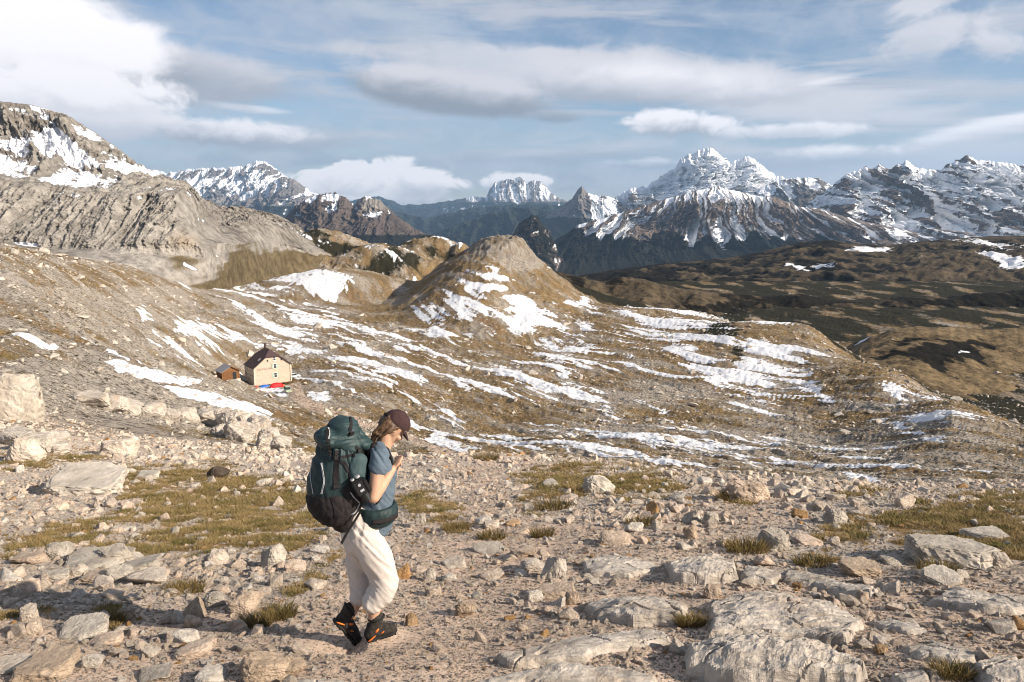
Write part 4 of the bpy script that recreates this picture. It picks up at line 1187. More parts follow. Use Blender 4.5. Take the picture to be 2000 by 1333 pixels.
# ledges of bedrock: outline of the top face in pixels, height (m)
LEDGES = [
    ([(1295, 1104), (1330, 1088), (1400, 1092), (1442, 1102), (1440, 1128), (1380, 1134), (1310, 1130)], 0.17, 'grey loaf shaped ledge at the top of the bedrock steps', 'the loaf shaped ledge'),
    ([(1444, 1104), (1500, 1112), (1530, 1122), (1520, 1140), (1450, 1136)], 0.12, 'short grey ledge joined to the loaf shaped ledge', 'the short grey ledge'),
    ([(1525, 1112), (1600, 1122), (1650, 1140), (1720, 1148), (1700, 1162), (1640, 1158), (1580, 1142), (1530, 1132)], 0.10, 'long thin ledge running down from the loaf shaped ledge', 'the long thin ledge'),
    ([(1145, 1188), (1190, 1172), (1270, 1170), (1350, 1188), (1330, 1206), (1240, 1216), (1160, 1208)], 0.13, 'brown fronted ledge beside the trail', 'the brown fronted ledge'),
    ([(1375, 1190), (1440, 1168), (1530, 1164), (1620, 1182), (1690, 1218), (1660, 1250), (1560, 1246), (1450, 1240), (1380, 1246)], 0.13, 'wide cracked grey ledge in the middle of the bedrock', 'the wide cracked ledge'),
    ([(1330, 1262), (1390, 1242), (1480, 1240), (1600, 1262), (1700, 1296), (1680, 1325), (1560, 1322), (1420, 1310), (1345, 1296)], 0.20, 'broad ledge with a steep broken front', 'the broad broken ledge'),
    ([(1805, 1172), (1850, 1158), (1920, 1164), (1990, 1172), (2060, 1190), (1990, 1200), (1900, 1192)], 0.12, 'narrow blue grey ledge below the slab boulder', 'the narrow blue grey ledge'),
    ([(1690, 1214), (1740, 1202), (1800, 1216), (1836, 1234), (1780, 1240)], 0.07, 'small blue grey ledge in the rubble', 'the small rubble ledge'),
    ([(1760, 1262), (1820, 1256), (1900, 1272), (1940, 1288), (1860, 1300), (1790, 1284)], 0.09, 'low grey ledge near the bottom corner', 'the low corner ledge'),
    ([(960, 1278), (1040, 1262), (1150, 1240), (1290, 1232), (1325, 1250), (1250, 1266), (1120, 1284), (1000, 1300)], 0.09, 'long low ledge crossing the trail near the bottom', 'the long low trail ledge'),
    ([(1130, 1098), (1190, 1088), (1270, 1096), (1290, 1112), (1230, 1128), (1150, 1122)], 0.09, 'flat topped ledge in the trail', 'the flat topped trail ledge'),
    ([(880, 1345), (960, 1318), (1080, 1296), (1200, 1296), (1300, 1318), (1290, 1345)], 0.10, 'rough ledge at the bottom edge of the trail', 'the rough bottom ledge'),
    ([(1900, 1300), (1980, 1286), (2080, 1290), (2080, 1345), (1910, 1345)], 0.14, 'dark fronted ledge in the bottom corner', 'the dark fronted corner ledge'),
    ([(1720, 1310), (1800, 1300), (1830, 1330), (1760, 1345)], 0.08, 'small ledge by the dark grass hollow', 'the small hollow ledge'),
    ([(560, 1330), (640, 1318), (760, 1326), (800, 1345), (560, 1345)], 0.05, 'flat bedrock showing through gravel at the bottom edge', 'the flat bedrock'),
]


def ledge_mat():
    m, nt, b = new_mat('bedrock', 0.9, 0.2)
    p = pos(nt)
    n1 = noise(nt, p, 3.0, 6.0, 0.65); n2 = noise(nt, p, 18.0, 6.0, 0.7)
    mp = nt.nodes.new('ShaderNodeMapping'); mp.inputs['Scale'].default_value = (2.0, 4.5, 7.0); mp.inputs['Rotation'].default_value = (0.2, 0.1, -0.35)
    nt.links.new(p.k, mp.inputs[0])
    ns = noise(nt, X(nt, mp.outputs[0]), 2.4, 6.0, 0.65, 0.6)
    c = mixc(nt, (n1 * 0.5 + ns * 0.5).ramp(0.36, 0.62), (0.30, 0.255, 0.21), (0.55, 0.485, 0.415))
    c = mixc(nt, n2.ramp(0.60, 0.75) * 0.6, c, (0.15, 0.13, 0.11))
    c = mixc(nt, noise(nt, p, 1.3, 3.0).ramp(0.55, 0.72) * 0.65, c, (0.47, 0.36, 0.265))
    sock(nt, b.inputs['Base Color'], c)
    bump(nt, b, ns * 1.2 + n2 * 0.5, 1.0, 0.03)
    return m


m_ledge = ledge_mat()
for k, (poly, h, lab, phr) in enumerate(LEDGES):
    big = h > 0.5
    pw = []
    for (x, y) in poly:
        q0 = on_ground(x, min(y, 1331))
        # the outline is that of the raised top, so push it back to where that height is seen
        t = px_dir(x, min(y, 1331))[1]
        y2 = (h * (0.6 if not big else 0.5) + q0.z - CZ) / t if t < -0.05 else q0.y
        f = y2 / q0.y
        dyb = -(y - 1331) * 0.006 if y > 1331 else 0
        pw.append((q0.x * f, q0.y * f + dyb))
    a = np.array(pw); lo = a.min(0); hi = a.max(0)
    ext = max(hi - lo)
    step = max(ext / 95, 0.012)
    pad = 4 * step
    gx = np.arange(lo[0] - pad, hi[0] + pad, step); gy = np.arange(lo[1] - pad, hi[1] + pad, step)
    XG, YG = np.meshgrid(gx, gy)
    sc = 1.0 if not big else 9.0
    wx = 0.10 * sc * fbm(XG / (0.5 * sc), YG / (0.5 * sc), 500 + k, 4, 0.6); wy = 0.10 * sc * fbm(XG / (0.5 * sc), YG / (0.5 * sc), 540 + k, 4, 0.6)
    d = poly_dist(XG + wx, YG + wy, pw)
    edge = (sstep(d, -0.015, 0.05) * 0.75 + 0.25 * sstep(d, 0.0, 0.35)) if not big else sstep(d, -0.5, 2.2)
    cr = fbm((XG * 0.9 - YG * 0.5) / (0.10 * sc), (XG * 0.5 + YG * 0.9) / (0.5 * sc), 580 + k, 5, 0.6, ridged=True)
    step_n = fbm(XG / (0.7 * sc), YG / (0.35 * sc), 620 + k, 3)
    terr = np.floor(step_n * 4) / 4 + sstep(step_n * 4 - np.floor(step_n * 4), 0.7, 1.0) / 4
    crack = np.abs(vnoise(XG / (0.55 * sc) + 0.3 * vnoise(XG / (0.2 * sc), YG / (0.2 * sc), 661), YG / (0.35 * sc), 660 + k))
    top = h * (0.86 + 0.42 * terr + 0.07 * cr + 0.10 * fbm(XG / (0.09 * sc), YG / (0.07 * sc), 590 + k, 4, 0.6)) - 0.6 * h * (1 - sstep(crack, 0.0, 0.05)) * 0.7
    ZG = G(XG, np.maximum(YG, 1.0)) - 0.05 * sc + edge * top + 0.05 * sc * edge
    keep = d > -0.06 * sc
    idx = -np.ones(XG.shape, int); idx[keep] = np.arange(keep.sum())
    V = np.stack((XG[keep], YG[keep], ZG[keep]), -1)
    q = np.stack((idx[:-1, :-1], idx[:-1, 1:], idx[1:, 1:], idx[1:, :-1]), -1).reshape(-1, 4)
    q = q[(q >= 0).all(1)]
    me = bpy.data.meshes.new('rock_ledge')
    me.from_pydata(V.tolist(), [], q.tolist())
    me.polygons.foreach_set('use_smooth', np.full(len(q), False, bool))
    me.materials.append(m_ledge if not big else m_ledge)
    o = bpy.data.objects.new('rock_ledge', me); ROOT.objects.link(o)
    set_props(o, lab, 'rock ledge' if not big else 'outcrop', 'ledges of bare bedrock')
    c = np.array(poly).mean(0); LAND.append((c[0], c[1], phr))


# outcrops of knobbly bedrock on the slope: each one mass of rock
for k, (cells, lab, phr) in enumerate((
        ([(400, 828, 46, 30), (425, 836, 50, 40), (450, 845, 60, 50), (478, 850, 52, 48), (500, 858, 56, 50), (525, 868, 44, 36), (548, 880, 40, 30), (465, 862, 60, 40), (430, 855, 40, 28), (510, 874, 40, 28)], 'pale knobbly rock outcrop beside the snow strip', 'the pale outcrop'),
        ([(170, 792, 60, 26), (210, 800, 60, 30), (250, 806, 56, 26), (290, 815, 60, 28), (325, 822, 44, 26), (360, 822, 44, 26)], 'long low pale outcrop across the grassy slope', 'the low slope outcrop'),
        ([(60, 880, 70, 36), (95, 868, 50, 26), (20, 868, 60, 30), (110, 885, 40, 20)], 'cracked pale outcrop under the big edge boulder', 'the cracked outcrop'))):
    root = bpy.data.objects.new('rock_outcrop', None); ROOT.objects.link(root)
    root.location = on_ground(cells[0][0], cells[0][1]); set_props(root, lab, 'outcrop')
    for q_, (bx, by, bw, bh) in enumerate(cells):
        p0 = on_ground(bx, by); depth = p0.y * CT - (p0.z - CZ) * ST; w = bw / F * depth; h = bh / F * depth
        o = bpy.data.objects.new('rock', rock_mesh('rock', 4, 1500 + k * 40 + q_, 22, 0.20, m_ledge)); ROOT.objects.link(o)
        o.parent = root
        o.location = p0 + Vector((0, 0.3 * w, 0.22 * h)) - root.location
        o.rotation_euler = (0.1 * math.sin(q_ * 3), 0.1 * math.cos(q_ * 5), q_ * 1.3); o.scale = (w * 1.15, w, h * 1.25)
    LAND.append((cells[0][0], cells[0][1], phr))


# ------------------------------------------------------------------ scattering on the ground
def variants(cname, meshes):
    c = bpy.data.collections.new(cname)
    for i, me in enumerate(meshes):
        o = bpy.data.objects.new('%s_%02d' % (cname, i), me); c.objects.link(o)
    return c


def scatter(name, P, rot, scl, idx, coll, label, parent=None):
    """many small things nobody counts: instances on points"""
    n = len(P)
    me = bpy.data.meshes.new(name); me.vertices.add(n); me.vertices.foreach_set('co', P.astype(np.float32).ravel())
    for an, arr in (('rot', rot), ('scl', scl)):
        a = me.attributes.new(an, 'FLOAT_VECTOR', 'POINT'); a.data.foreach_set('vector', arr.astype(np.float32).ravel())
    a = me.attributes.new('idx', 'INT', 'POINT'); a.data.foreach_set('value', idx.astype(np.int32))
    o = bpy.data.objects.new(name, me); ROOT.objects.link(o)
    ng = bpy.data.node_groups.new(name, 'GeometryNodeTree')
    ng.interface.new_socket('Geometry', in_out='INPUT', socket_type='NodeSocketGeometry')
    ng.interface.new_socket('Geometry', in_out='OUTPUT', socket_type='NodeSocketGeometry')
    N = ng.nodes; K = ng.links
    gi = N.new('NodeGroupInput'); go = N.new('NodeGroupOutput')
    mp = N.new('GeometryNodeMeshToPoints'); ip = N.new('GeometryNodeInstanceOnPoints'); ci = N.new('GeometryNodeCollectionInfo')
    ci.inputs['Collection'].default_value = coll
    ci.inputs['Separate Children'].default_value = True; ci.inputs['Reset Children'].default_value = True
    K.new(gi.outputs[0], mp.inputs['Mesh']); K.new(mp.outputs[0], ip.inputs['Points']); K.new(ci.outputs[0], ip.inputs['Instance'])
    ip.inputs['Pick Instance'].default_value = True
    for an, dt, so in (('idx', 'INT', 'Instance Index'), ('rot', 'FLOAT_VECTOR', 'Rotation'), ('scl', 'FLOAT_VECTOR', 'Scale')):
        na = N.new('GeometryNodeInputNamedAttribute'); na.data_type = dt; na.inputs['Name'].default_value = an
        K.new(na.outputs['Attribute'], ip.inputs[so])
    K.new(ip.outputs[0], go.inputs[0])
    md = o.modifiers.new('scatter', 'NODES'); md.node_group = ng
    return set_props(o, label, kind='stuff')


def sample(arr, s, l):
    i = np.clip(np.searchsorted(S, s), 0, len(S) - 1); j = np.clip(np.searchsorted(LY, l), 0, len(LY) - 1)
    return arr[j, i]


SMALL = [rock_mesh('stone', 2, 900 + i, 13, 0.0, m_stone) for i in range(9)]
TINY = []
for i in range(8):
    bm = bmesh.new()
    r = np.random.default_rng(40 + i)
    for _ in range(13):
        v = r.normal(size=3); v /= np.linalg.norm(v); bm.verts.new(v * r.uniform(0.8, 1.0) * (0.5, 0.45, 0.36))
    hull = bmesh.ops.convex_hull(bm, input=bm.verts)
    bmesh.ops.delete(bm, geom=[g for g in hull['geom_interior'] if isinstance(g, bmesh.types.BMVert)], context='VERTS')
    me = bpy.data.meshes.new('pebble'); bm.to_mesh(me); bm.free(); me.materials.append(m_stone); TINY.append(me)
GREYS = []
for me in TINY:
    g_ = me.copy(); g_.materials[0] = m_grey; GREYS.append(g_)
c_tiny = variants('pebble', TINY); c_small = variants('rubble', SMALL); c_grey = variants('scree_stone', GREYS)

# near stones
NS = 190000
s_ = rng.uniform(-0.78, 0.78, NS); l_ = rng.uniform(math.log(4.0), math.log(42), NS)
y_ = np.exp(l_); x_ = s_ * y_
gr = sample(grass, s_, l_); tr = sample(trail, s_, l_)
clump = fbm(x_ / 1.3, y_ / 1.3, 801, 4)
sizepx = 3.9 * (rng.pareto(2.5, NS) + 1) * np.interp(y_, [4, 9, 16, 34], [0.92, 0.92, 1.05, 1.1])
sizepx = np.where(sizepx > 44 * np.interp(y_, [4, 9, 16, 34], [1, .9, .55, .4]), rng.uniform(3, 12, NS), sizepx)
big_ok = clump + 0.35 * (1 - tr)
keep = rng.random(NS) < np.clip(np.where(gr > 0.45, np.where(sizepx < 9, 0.22, 0.16), 0.85 + 0.5 * clump), 0.05, 1)
rub = np.zeros(NS)
ppx, ppy = project(x_, y_, G(x_, y_))
for (cx_, cy_, rx_, ry_) in ((120, 1140, 200, 70), (420, 1130, 160, 60), (1080, 1180, 90, 70), (1750, 1230, 260, 70), (1250, 1000, 260, 45), (120, 980, 200, 60), (1600, 1000, 120, 40), (300, 1240, 260, 50), (420, 930, 260, 40), (650, 905, 200, 26), (1500, 960, 300, 30)):
    rub = np.maximum(rub, np.exp(-((ppx - cx_) / rx_) ** 2 - ((ppy - cy_) / ry_) ** 2))
keep &= ~((sizepx > 12.5) & (rng.random(NS) > 0.07 + 0.72 * rub + 0.10 * (clump > 0.25)))
d_ = sizepx / F * (y_ * 1.06 + 0.3)
keep &= rng.random(NS) < np.interp(y_, [8, 14, 26, 42], [1, 0.6, 0.36, 0.25])
keep &= (d_ > 0.008) & (d_ < 0.55)
hx, hy = hx0, hy0
keep &= ~((np.hypot((x_ - hx) / 0.45, (y_ - hy) / 0.24) < 1) & (d_ > 0.018))
for (tx, ty, tr_) in TAKEN: keep &= ~((np.hypot(x_ - tx, y_ - ty) < tr_ * 0.9) & (d_ > 0.25 * tr_))
s_, l_, y_, x_, d_, sizepx, tr = (a[keep] for a in (s_, l_, y_, x_, d_, sizepx, tr))
z_ = G(x_, y_)
scl = d_[:, None] * rng.uniform(0.75, 1.3, (len(d_), 3)) * np.array((1.1, 1.0, 0.78))
rot = np.stack((rng.normal(0, .3, len(d_)), rng.normal(0, .3, len(d_)), rng.uniform(0, 6.28, len(d_))), -1)
Pn = np.stack((x_, y_, z_ + 0.14 * scl[:, 2]), -1)
pxs, pys = project(x_, y_, z_)
order = np.argsort(-sizepx * ((pxs > 5) & (pxs < 1995) & (pys < 1325) & (pys > 900)))
ind = order[:215]
rest = np.setdiff1d(np.arange(len(d_)), ind)
isb = sizepx[rest] > 11
rb, rt = rest[isb], rest[~isb]
scatter('gravel', Pn[rt], rot[rt], scl[rt], rng.integers(0, 8, len(rt)), c_tiny, 'loose pale gravel and pebbles on the trail and slope')
scatter('rubble', Pn[rb], rot[rb], scl[rb], rng.integers(0, 9, len(rb)), c_small, 'scattered fist sized limestone rubble')
by_land = {}
LN = np.array([(a, b) for a, b, _ in LAND])
for i in ind:
    dd = np.hypot(LN[:, 0] - pxs[i], (LN[:, 1] - pys[i]) * 1.3); k = int(np.argmin(dd)); by_land.setdefault(k, []).append((dd[k], i))
for k, lst in by_land.items():
    lst.sort(key=lambda a: a[0])
    for r_, (_, i) in enumerate(lst[:20]):
        me = SMALL[i % 9]
        o = bpy.data.objects.new('stone', me); ROOT.objects.link(o)
        o.location = Pn[i]; o.rotation_euler = rot[i]; o.scale = scl[i]
        sz = 'large' if sizepx[i] > 30 else ('small' if sizepx[i] < 19 else 'middling')
        if r_ == 0: lab = '%s loose stone lying next to %s' % (sz, LAND[k][2])
        else: lab = '%s loose stone, %s one out from %s' % (sz, ORD[r_], LAND[k][2])
        set_props(o, lab, 'stone', 'loose stones on the slope')

# stones of the basin and the left slope
NM = 190000
s_ = rng.uniform(-0.75, 0.75, NM); l_ = rng.uniform(math.log(28), math.log(430), NM)
y_ = np.exp(l_); x_ = s_ * y_
gr = sample(grass, s_, l_); sn = sample(snow, s_, l_); rk = sample(rock, s_, l_)
cl = fbm(x_ / 18, y_ / 18, 811, 5)
sp_ = 2.0 * (rng.pareto(2.6, NM) + 1)
keep = rng.random(NM) < np.clip(0.42 + 0.9 * cl + 0.5 * rk - 0.25 * gr, 0.03, 1) * np.where(sn > 0.5, 0.35, 1)
keep &= (sp_ < 26)
s_, l_, y_, x_, sp_ = (a[keep] for a in (s_, l_, y_, x_, sp_))
hut_p = on_ground(510, 752)
d_ = sp_ / F * y_
keep = ~((np.hypot(x_ - hut_p.x - 3, y_ - hut_p.y - 6) < 16))
y_, x_, d_ = y_[keep], x_[keep], d_[keep]
z_ = G(x_, y_)
scl = d_[:, None] * rng.uniform(0.7, 1.4, (len(d_), 3)) * np.array((1.2, 1.1, 0.7))
rot = np.stack((rng.normal(0, .3, len(d_)), rng.normal(0, .3, len(d_)), rng.uniform(0, 6.28, len(d_))), -1)
scatter('scree', np.stack((x_, y_, z_ + 0.15 * scl[:, 2]), -1), rot, scl, rng.integers(0, 8, len(d_)), c_grey, 'grey rocks strewn over the basin and the hillside')

# ------------------------------------------------------------------ grass
def grass_mat(name, c1, c2, c3):
    m, nt, b = new_mat(name, 0.8, 0.15)
    oi = nt.nodes.new('ShaderNodeObjectInfo'); rnd = X(nt, oi.outputs['Random'])
    n1 = noise(nt, pos(nt), 2.2, 3.0)
    c = mixc(nt, rnd, c1, c2)
    c = mixc(nt, n1.ramp(0.45, 0.65), c, c3)
    sock(nt, b.inputs['Base Color'], c)
    return m


m_grass = grass_mat('dry_grass', (0.32, 0.225, 0.105), (0.21, 0.152, 0.062), (0.14, 0.115, 0.038))
m_tuft = grass_mat('green_brown_grass', (0.20, 0.14, 0.055), (0.115, 0.085, 0.03), (0.13, 0.10, 0.035))


def tuft_mesh(name, seed, blades, spread, h, width, mat, lean=0.5):
    r = np.random.default_rng(seed); V = []; Fc = []
    for _ in range(blades):
        a = r.uniform(0, 6.28); q_ = spread * math.sqrt(r.random()); bx, by = q_ * math.cos(a), q_ * math.sin(a)
        hh = h * r.uniform(0.55, 1.1); ln = lean * r.uniform(0.2, 1.2) * hh
        da = a + r.normal(0, 0.9); ddx, ddy = math.cos(da) * ln, math.sin(da) * ln
        wa = r.uniform(0, 3.14); wx_, wy_ = width * math.cos(wa), width * math.sin(wa)
        n = len(V)
        V += [(bx - wx_, by - wy_, -0.1 * h), (bx + wx_, by + wy_, -0.1 * h), (bx + ddx * .4 - wx_ * .7, by + ddy * .4 - wy_ * .7, hh * .62), (bx + ddx * .4 + wx_ * .7, by + ddy * .4 + wy_ * .7, hh * .62), (bx + ddx, by + ddy, hh)]
        Fc += [(n, n + 1, n + 3, n + 2), (n + 2, n + 3, n + 4)]
    me = bpy.data.meshes.new(name); me.from_pydata(V, [], Fc); me.materials.append(mat)
    return me


TU = [tuft_mesh('tuft', 60 + i, 26, 0.55, 0.55, 0.022, m_grass, 0.8) for i in range(6)]
c_tuft = variants('tuft', TU)
NG = 190000
s_ = rng.uniform(-0.78, 0.78, NG); l_ = rng.uniform(math.log(4.0), math.log(75), NG)
y_ = np.exp(l_); x_ = s_ * y_
gr = sample(grass, s_, l_); sn = sample(snow, s_, l_)
gp = gr + 0.45 * fbm(x_ / 0.5, y_ / 0.5, 821, 3) * (y_ < 30) + 0.3 * fbm(x_ / 3, y_ / 3, 822, 4) * (y_ >= 20)
keep = (rng.random(NG) < sstep(gp, 0.42, 0.8)) & (sn < 0.3)
y_, x_ = y_[keep], x_[keep]
d_ = rng.uniform(0.75, 1.4, len(y_)) * (0.045 + 0.0078 * y_)
z_ = G(x_, y_)
scl = np.stack((d_, d_, d_ * rng.uniform(0.22, 0.6, len(d_))), -1)
rot = np.stack((rng.normal(0, .15, len(d_)), rng.normal(0, .15, len(d_)), rng.uniform(0, 6.28, len(d_))), -1)
scatter('grass', np.stack((x_, y_, z_), -1), rot, scl, rng.integers(0, 6, len(d_)), c_tuft, 'short dry alpine grass')

# tussocks one can point at: px, py of the foot, width px, label
TUSSOCKS = [(500, 1228, 70, 42, 'dark dead tussock in front of the brownish boulder'), (545, 1212, 70, 50, 'green brown tussock just behind the hiker shadow'),
            (215, 1222, 60, 40, 'olive tussock at the end of the grass strip'), (950, 904, 54, 34, 'round brown shrub where the trail drops away'),
            (960, 1058, 62, 30, 'round olive tussock on the trail gravel'), (1058, 1055, 44, 38, 'brown tussock beside a pale stone'), (1080, 1000, 90, 36, 'dark green tussock bank above the orange stone'),
            (1255, 1030, 80, 26, 'brown tussock overhanging the white stone'), (1458, 1082, 90, 46, 'dark shaded tussock beside the pale peaked boulder'), (1590, 1108, 90, 34, 'dark tussock bank above the loaf shaped ledge'),
            (1830, 1128, 84, 50, 'golden brown tussock beside the biggest slab boulder'), (1430, 985, 70, 44, 'dark tussock against the reddish boulder'), (1506, 1252, 26, 24, 'tiny yellow green tussock on the wide cracked ledge'),
            (1578, 1246, 40, 14, 'flat yellow moss tussock on the wide cracked ledge'), (360, 1160, 84, 34, 'wide olive tussock at the end of the rubble shadow'), (1350, 1228, 60, 44, 'dark tussock in the gap between two ledges'),
            (1860, 1328, 90, 52, 'black green tussock in the bottom corner hollow'), (890, 1040, 60, 30, 'brown tussock with small stones behind the hiker')]
for k, (bx, by, bw, bh, lab) in enumerate(TUSSOCKS):
    p = on_ground(bx, by - 4); depth = p.y * CT - (p.z - CZ) * ST
    w = bw / F * depth; h = bh / F * depth
    me = tuft_mesh('grass_tussock', 300 + k, 420, 0.42 * w, 0.55 * h, 0.0026 + 0.003 * w, m_tuft, 1.25)
    o = bpy.data.objects.new('grass_tussock', me); ROOT.objects.link(o); o.location = p; o.scale = (1.0, 0.7, 1.0)
    set_props(o, lab, 'tussock', 'tussocks among the stones')

# ------------------------------------------------------------------ the hiker
HEAD_A = R(24)                                              # she walks to the right and a little away
hf_ = Vector((math.cos(HEAD_A), math.sin(HEAD_A), 0)); hr_ = Vector((math.sin(HEAD_A), -math.cos(HEAD_A), 0)); UP = Vector((0, 0, 1))
HO = Vector(W(705, 1250, 5.25)); CAMP = Vector((0, 0, CZ))


def H(px, py, c=0.0):
    """point of her body seen at a pixel, c metres to her right of the middle plane"""
    s, t = px_dir(px, py); d = Vector((s, 1, t))
    return CAMP + d * ((c - (CAMP - HO).dot(hr_)) / d.dot(hr_))


def tube(V, Fc, pts, rad, side=None, n=14, cap=True):
    """closed loft through points; rad entries r or (r across, r along side)"""
    side = Vector(side) if side is not None else hr_
    pts = [Vector(p) for p in pts]
    rings = []
    m = len(pts)
    prs = [(r, r) if not isinstance(r, (tuple, list)) else r for r in rad]
    seq = []
    for i in range(m):
        t = (pts[min(i + 1, m - 1)] - pts[max(i - 1, 0)]).normalized()
        seq.append((pts[i], t, prs[i]))
    if cap:
        p, t, r = seq[0]; k = min(r)
        seq = [(p - t * k * math.sin(a), t, (r[0] * math.cos(a), r[1] * math.cos(a))) for a in (1.45, 1.0, 0.5)] + seq
        p, t, r = seq[-1]; k = min(r)
        seq = seq + [(p + t * k * math.sin(a), t, (r[0] * math.cos(a), r[1] * math.cos(a))) for a in (0.5, 1.0, 1.45)]
    for p, t, r in seq:
        b = side - t * side.dot(t)
        if b.length < 1e-4: b = Vector((1, 0, 0)) - t * t.x
        b.normalize(); a = t.cross(b)
        base = len(V)
        for q in range(n):
            w = 2 * math.pi * q / n
            V.append(tuple(p + a * (r[0] * math.cos(w)) + b * (r[1] * math.sin(w))))
        rings.append(base)
    for k in range(len(rings) - 1):
        for q in range(n):
            a, b = rings[k] + q, rings[k] + (q + 1) % n
            c, d = rings[k + 1] + (q + 1) % n, rings[k + 1] + q
            Fc.append((a, b, c, d))
    Fc.append(tuple(rings[0] + q for q in reversed(range(n)))); Fc.append(tuple(rings[-1] + q for q in range(n)))


def ball(V, Fc, c, ax, ay, az, r):
    """ellipsoid with axes ax, ay, az (unit vectors) and radii r"""
    c = Vector(c); n = len(V)
    bm = bmesh.new(); bmesh.ops.create_icosphere(bm, subdivisions=2, radius=1)
    bm.verts.ensure_lookup_table()
    for v in bm.verts: V.append(tuple(c + Vector(ax) * (v.co.x * r[0]) + Vector(ay) * (v.co.y * r[1]) + Vector(az) * (v.co.z * r[2])))
    for f in bm.faces: Fc.append(tuple(n + v.index for v in f.verts))
    bm.free()


TMP = bpy.data.scenes.new('tmp')


def skin_over(name, V, Fc, voxel, smooth=6, fold=None, mat=None, parent=None, fac=0.5):
    """one continuous surface over overlapping volumes"""
    me = bpy.data.meshes.new(name); me.from_pydata(V, [], Fc); me.update()
    bm = bmesh.new(); bm.from_mesh(me); bmesh.ops.recalc_face_normals(bm, faces=bm.faces); bm.to_mesh(me); bm.free()
    o = bpy.data.objects.new(name, me); TMP.collection.objects.link(o)
    md = o.modifiers.new('r', 'REMESH'); md.mode = 'VOXEL'; md.voxel_size = voxel
    if smooth:
        sm = o.modifiers.new('s', 'SMOOTH'); sm.factor = fac; sm.iterations = smooth
    vl = TMP.view_layers[0]; vl.update(); dg = vl.depsgraph
    nm = bpy.data.meshes.new_from_object(o.evaluated_get(dg))
    bpy.data.objects.remove(o)
    nm.name = name
    if fold:
        n = len(nm.vertices); co = np.empty(n * 3, np.float32); no = np.empty(n * 3, np.float32)
        nm.vertices.foreach_get('co', co); nm.vertex_normals.foreach_get('vector', no)
        co = co.reshape(-1, 3); no = no.reshape(-1, 3)
        co = co + no * fold(co)[:, None]
        nm.vertices.foreach_set('co', co.astype(np.float32).ravel())
    nm.polygons.foreach_set('use_smooth', np.ones(len(nm.polygons), bool))
    nm.materials.clear()
    if mat: nm.materials.append(mat)
    nm.update()
    r = bpy.data.objects.new(name, nm); ROOT.objects.link(r)
    if parent: attach(r, parent)
    return r


def attach(o, parent):
    o.parent = parent
    o.matrix_parent_inverse = parent.matrix_world.inverted() if parent.matrix_world else Matrix()


def mesh_obj(name, V, Fc, mat, parent=None, smooth=False):
    me = bpy.data.meshes.new(name); me.from_pydata([tuple(v) for v in V], [], Fc); me.materials.append(mat)
    if smooth: me.polygons.foreach_set('use_smooth', np.ones(len(me.polygons), bool))
    me.update()
    o = bpy.data.objects.new(name, me); ROOT.objects.link(o)
    if parent: attach(o, parent)
    return o


def empty(name, loc):
    o = bpy.data.objects.new(name, None); o.location = loc; ROOT.objects.link(o)
    o.matrix_world = Matrix.Translation(loc)
    return o


def plain_mat(name, col, rough=0.8, spec=0.3, var=0.15, scale=30.0, kb=0.002, sss=0.0):
    m, nt, b = new_mat(name, rough, spec)
    n1 = noise(nt, pos(nt), scale, 4.0, 0.6)
    c1 = tuple(x * (1 - var) for x in col); c2 = tuple(min(x * (1 + var), 1) for x in col)
    sock(nt, b.inputs['Base Color'], mixc(nt, n1.ramp(0.3, 0.7), c1, c2))
    if kb: bump(nt, b, n1, 0.6, kb)
    if sss:
        b.inputs['Subsurface Weight'].default_value = sss; b.inputs['Subsurface Radius'].default_value = (0.02, 0.008, 0.004); b.inputs['Subsurface Scale'].default_value = 0.4
    return m


m_skin = plain_mat('skin', (0.50, 0.295, 0.195), 0.55, 0.35, 0.06, 25, 0.0005, 0.15)
m_shirt = plain_mat('slate_blue_cotton', (0.105, 0.138, 0.175), 0.9, 0.15, 0.10, 60, 0.001)
m_trous = plain_mat('off_white_cotton', (0.57, 0.505, 0.455), 0.9, 0.15, 0.05, 40, 0.001)
m_cap = plain_mat('dark_brown_cap', (0.050, 0.026, 0.026), 0.85, 0.2, 0.15, 80, 0.0008)
m_hair = plain_mat('brown_hair', (0.085, 0.045, 0.022), 0.5, 0.4, 0.5, 60, 0.002)
m_teal = plain_mat('teal_ripstop', (0.013, 0.029, 0.030), 0.62, 0.35, 0.15, 30, 0.0025)
m_teal2 = plain_mat('teal_lid_fabric', (0.019, 0.042, 0.044), 0.6, 0.4, 0.15, 30, 0.0025)
m_lit_teal = plain_mat('lit_teal_panel', (0.048, 0.080, 0.084), 0.7, 0.3, 0.1, 30, 0.002)
m_black = plain_mat('black_webbing', (0.016, 0.013, 0.014), 0.8, 0.25, 0.2, 60, 0.001)
m_mesh = plain_mat('dark_pack_fabric', (0.022, 0.018, 0.018), 0.85, 0.2, 0.3, 50, 0.002)
m_boot = plain_mat('dark_boot_suede', (0.032, 0.027, 0.023), 0.85, 0.25, 0.4, 45, 0.002)
m_sole = plain_mat('black_rubber', (0.014, 0.014, 0.014), 0.75, 0.3, 0.2, 60, 0.001)
m_accent = plain_mat('orange_trim', (0.60, 0.145, 0.02), 0.6, 0.3, 0.1, 60, 0)
m_lace = plain_mat('brown_laces', (0.20, 0.10, 0.05), 0.8, 0.2, 0.3, 90, 0.001)
m_metal = plain_mat('grey_metal', (0.35, 0.35, 0.36), 0.35, 0.5, 0.1, 60, 0)
m_cam = plain_mat('black_camera', (0.010, 0.010, 0.011), 0.4, 0.5, 0.2, 60, 0.0005)

person = empty('person', (HO.x, HO.y, float(G(HO.x, HO.y))))
set_props(person, 'hiker in dark cap, blue shirt and white trousers walking along the trail', 'person')

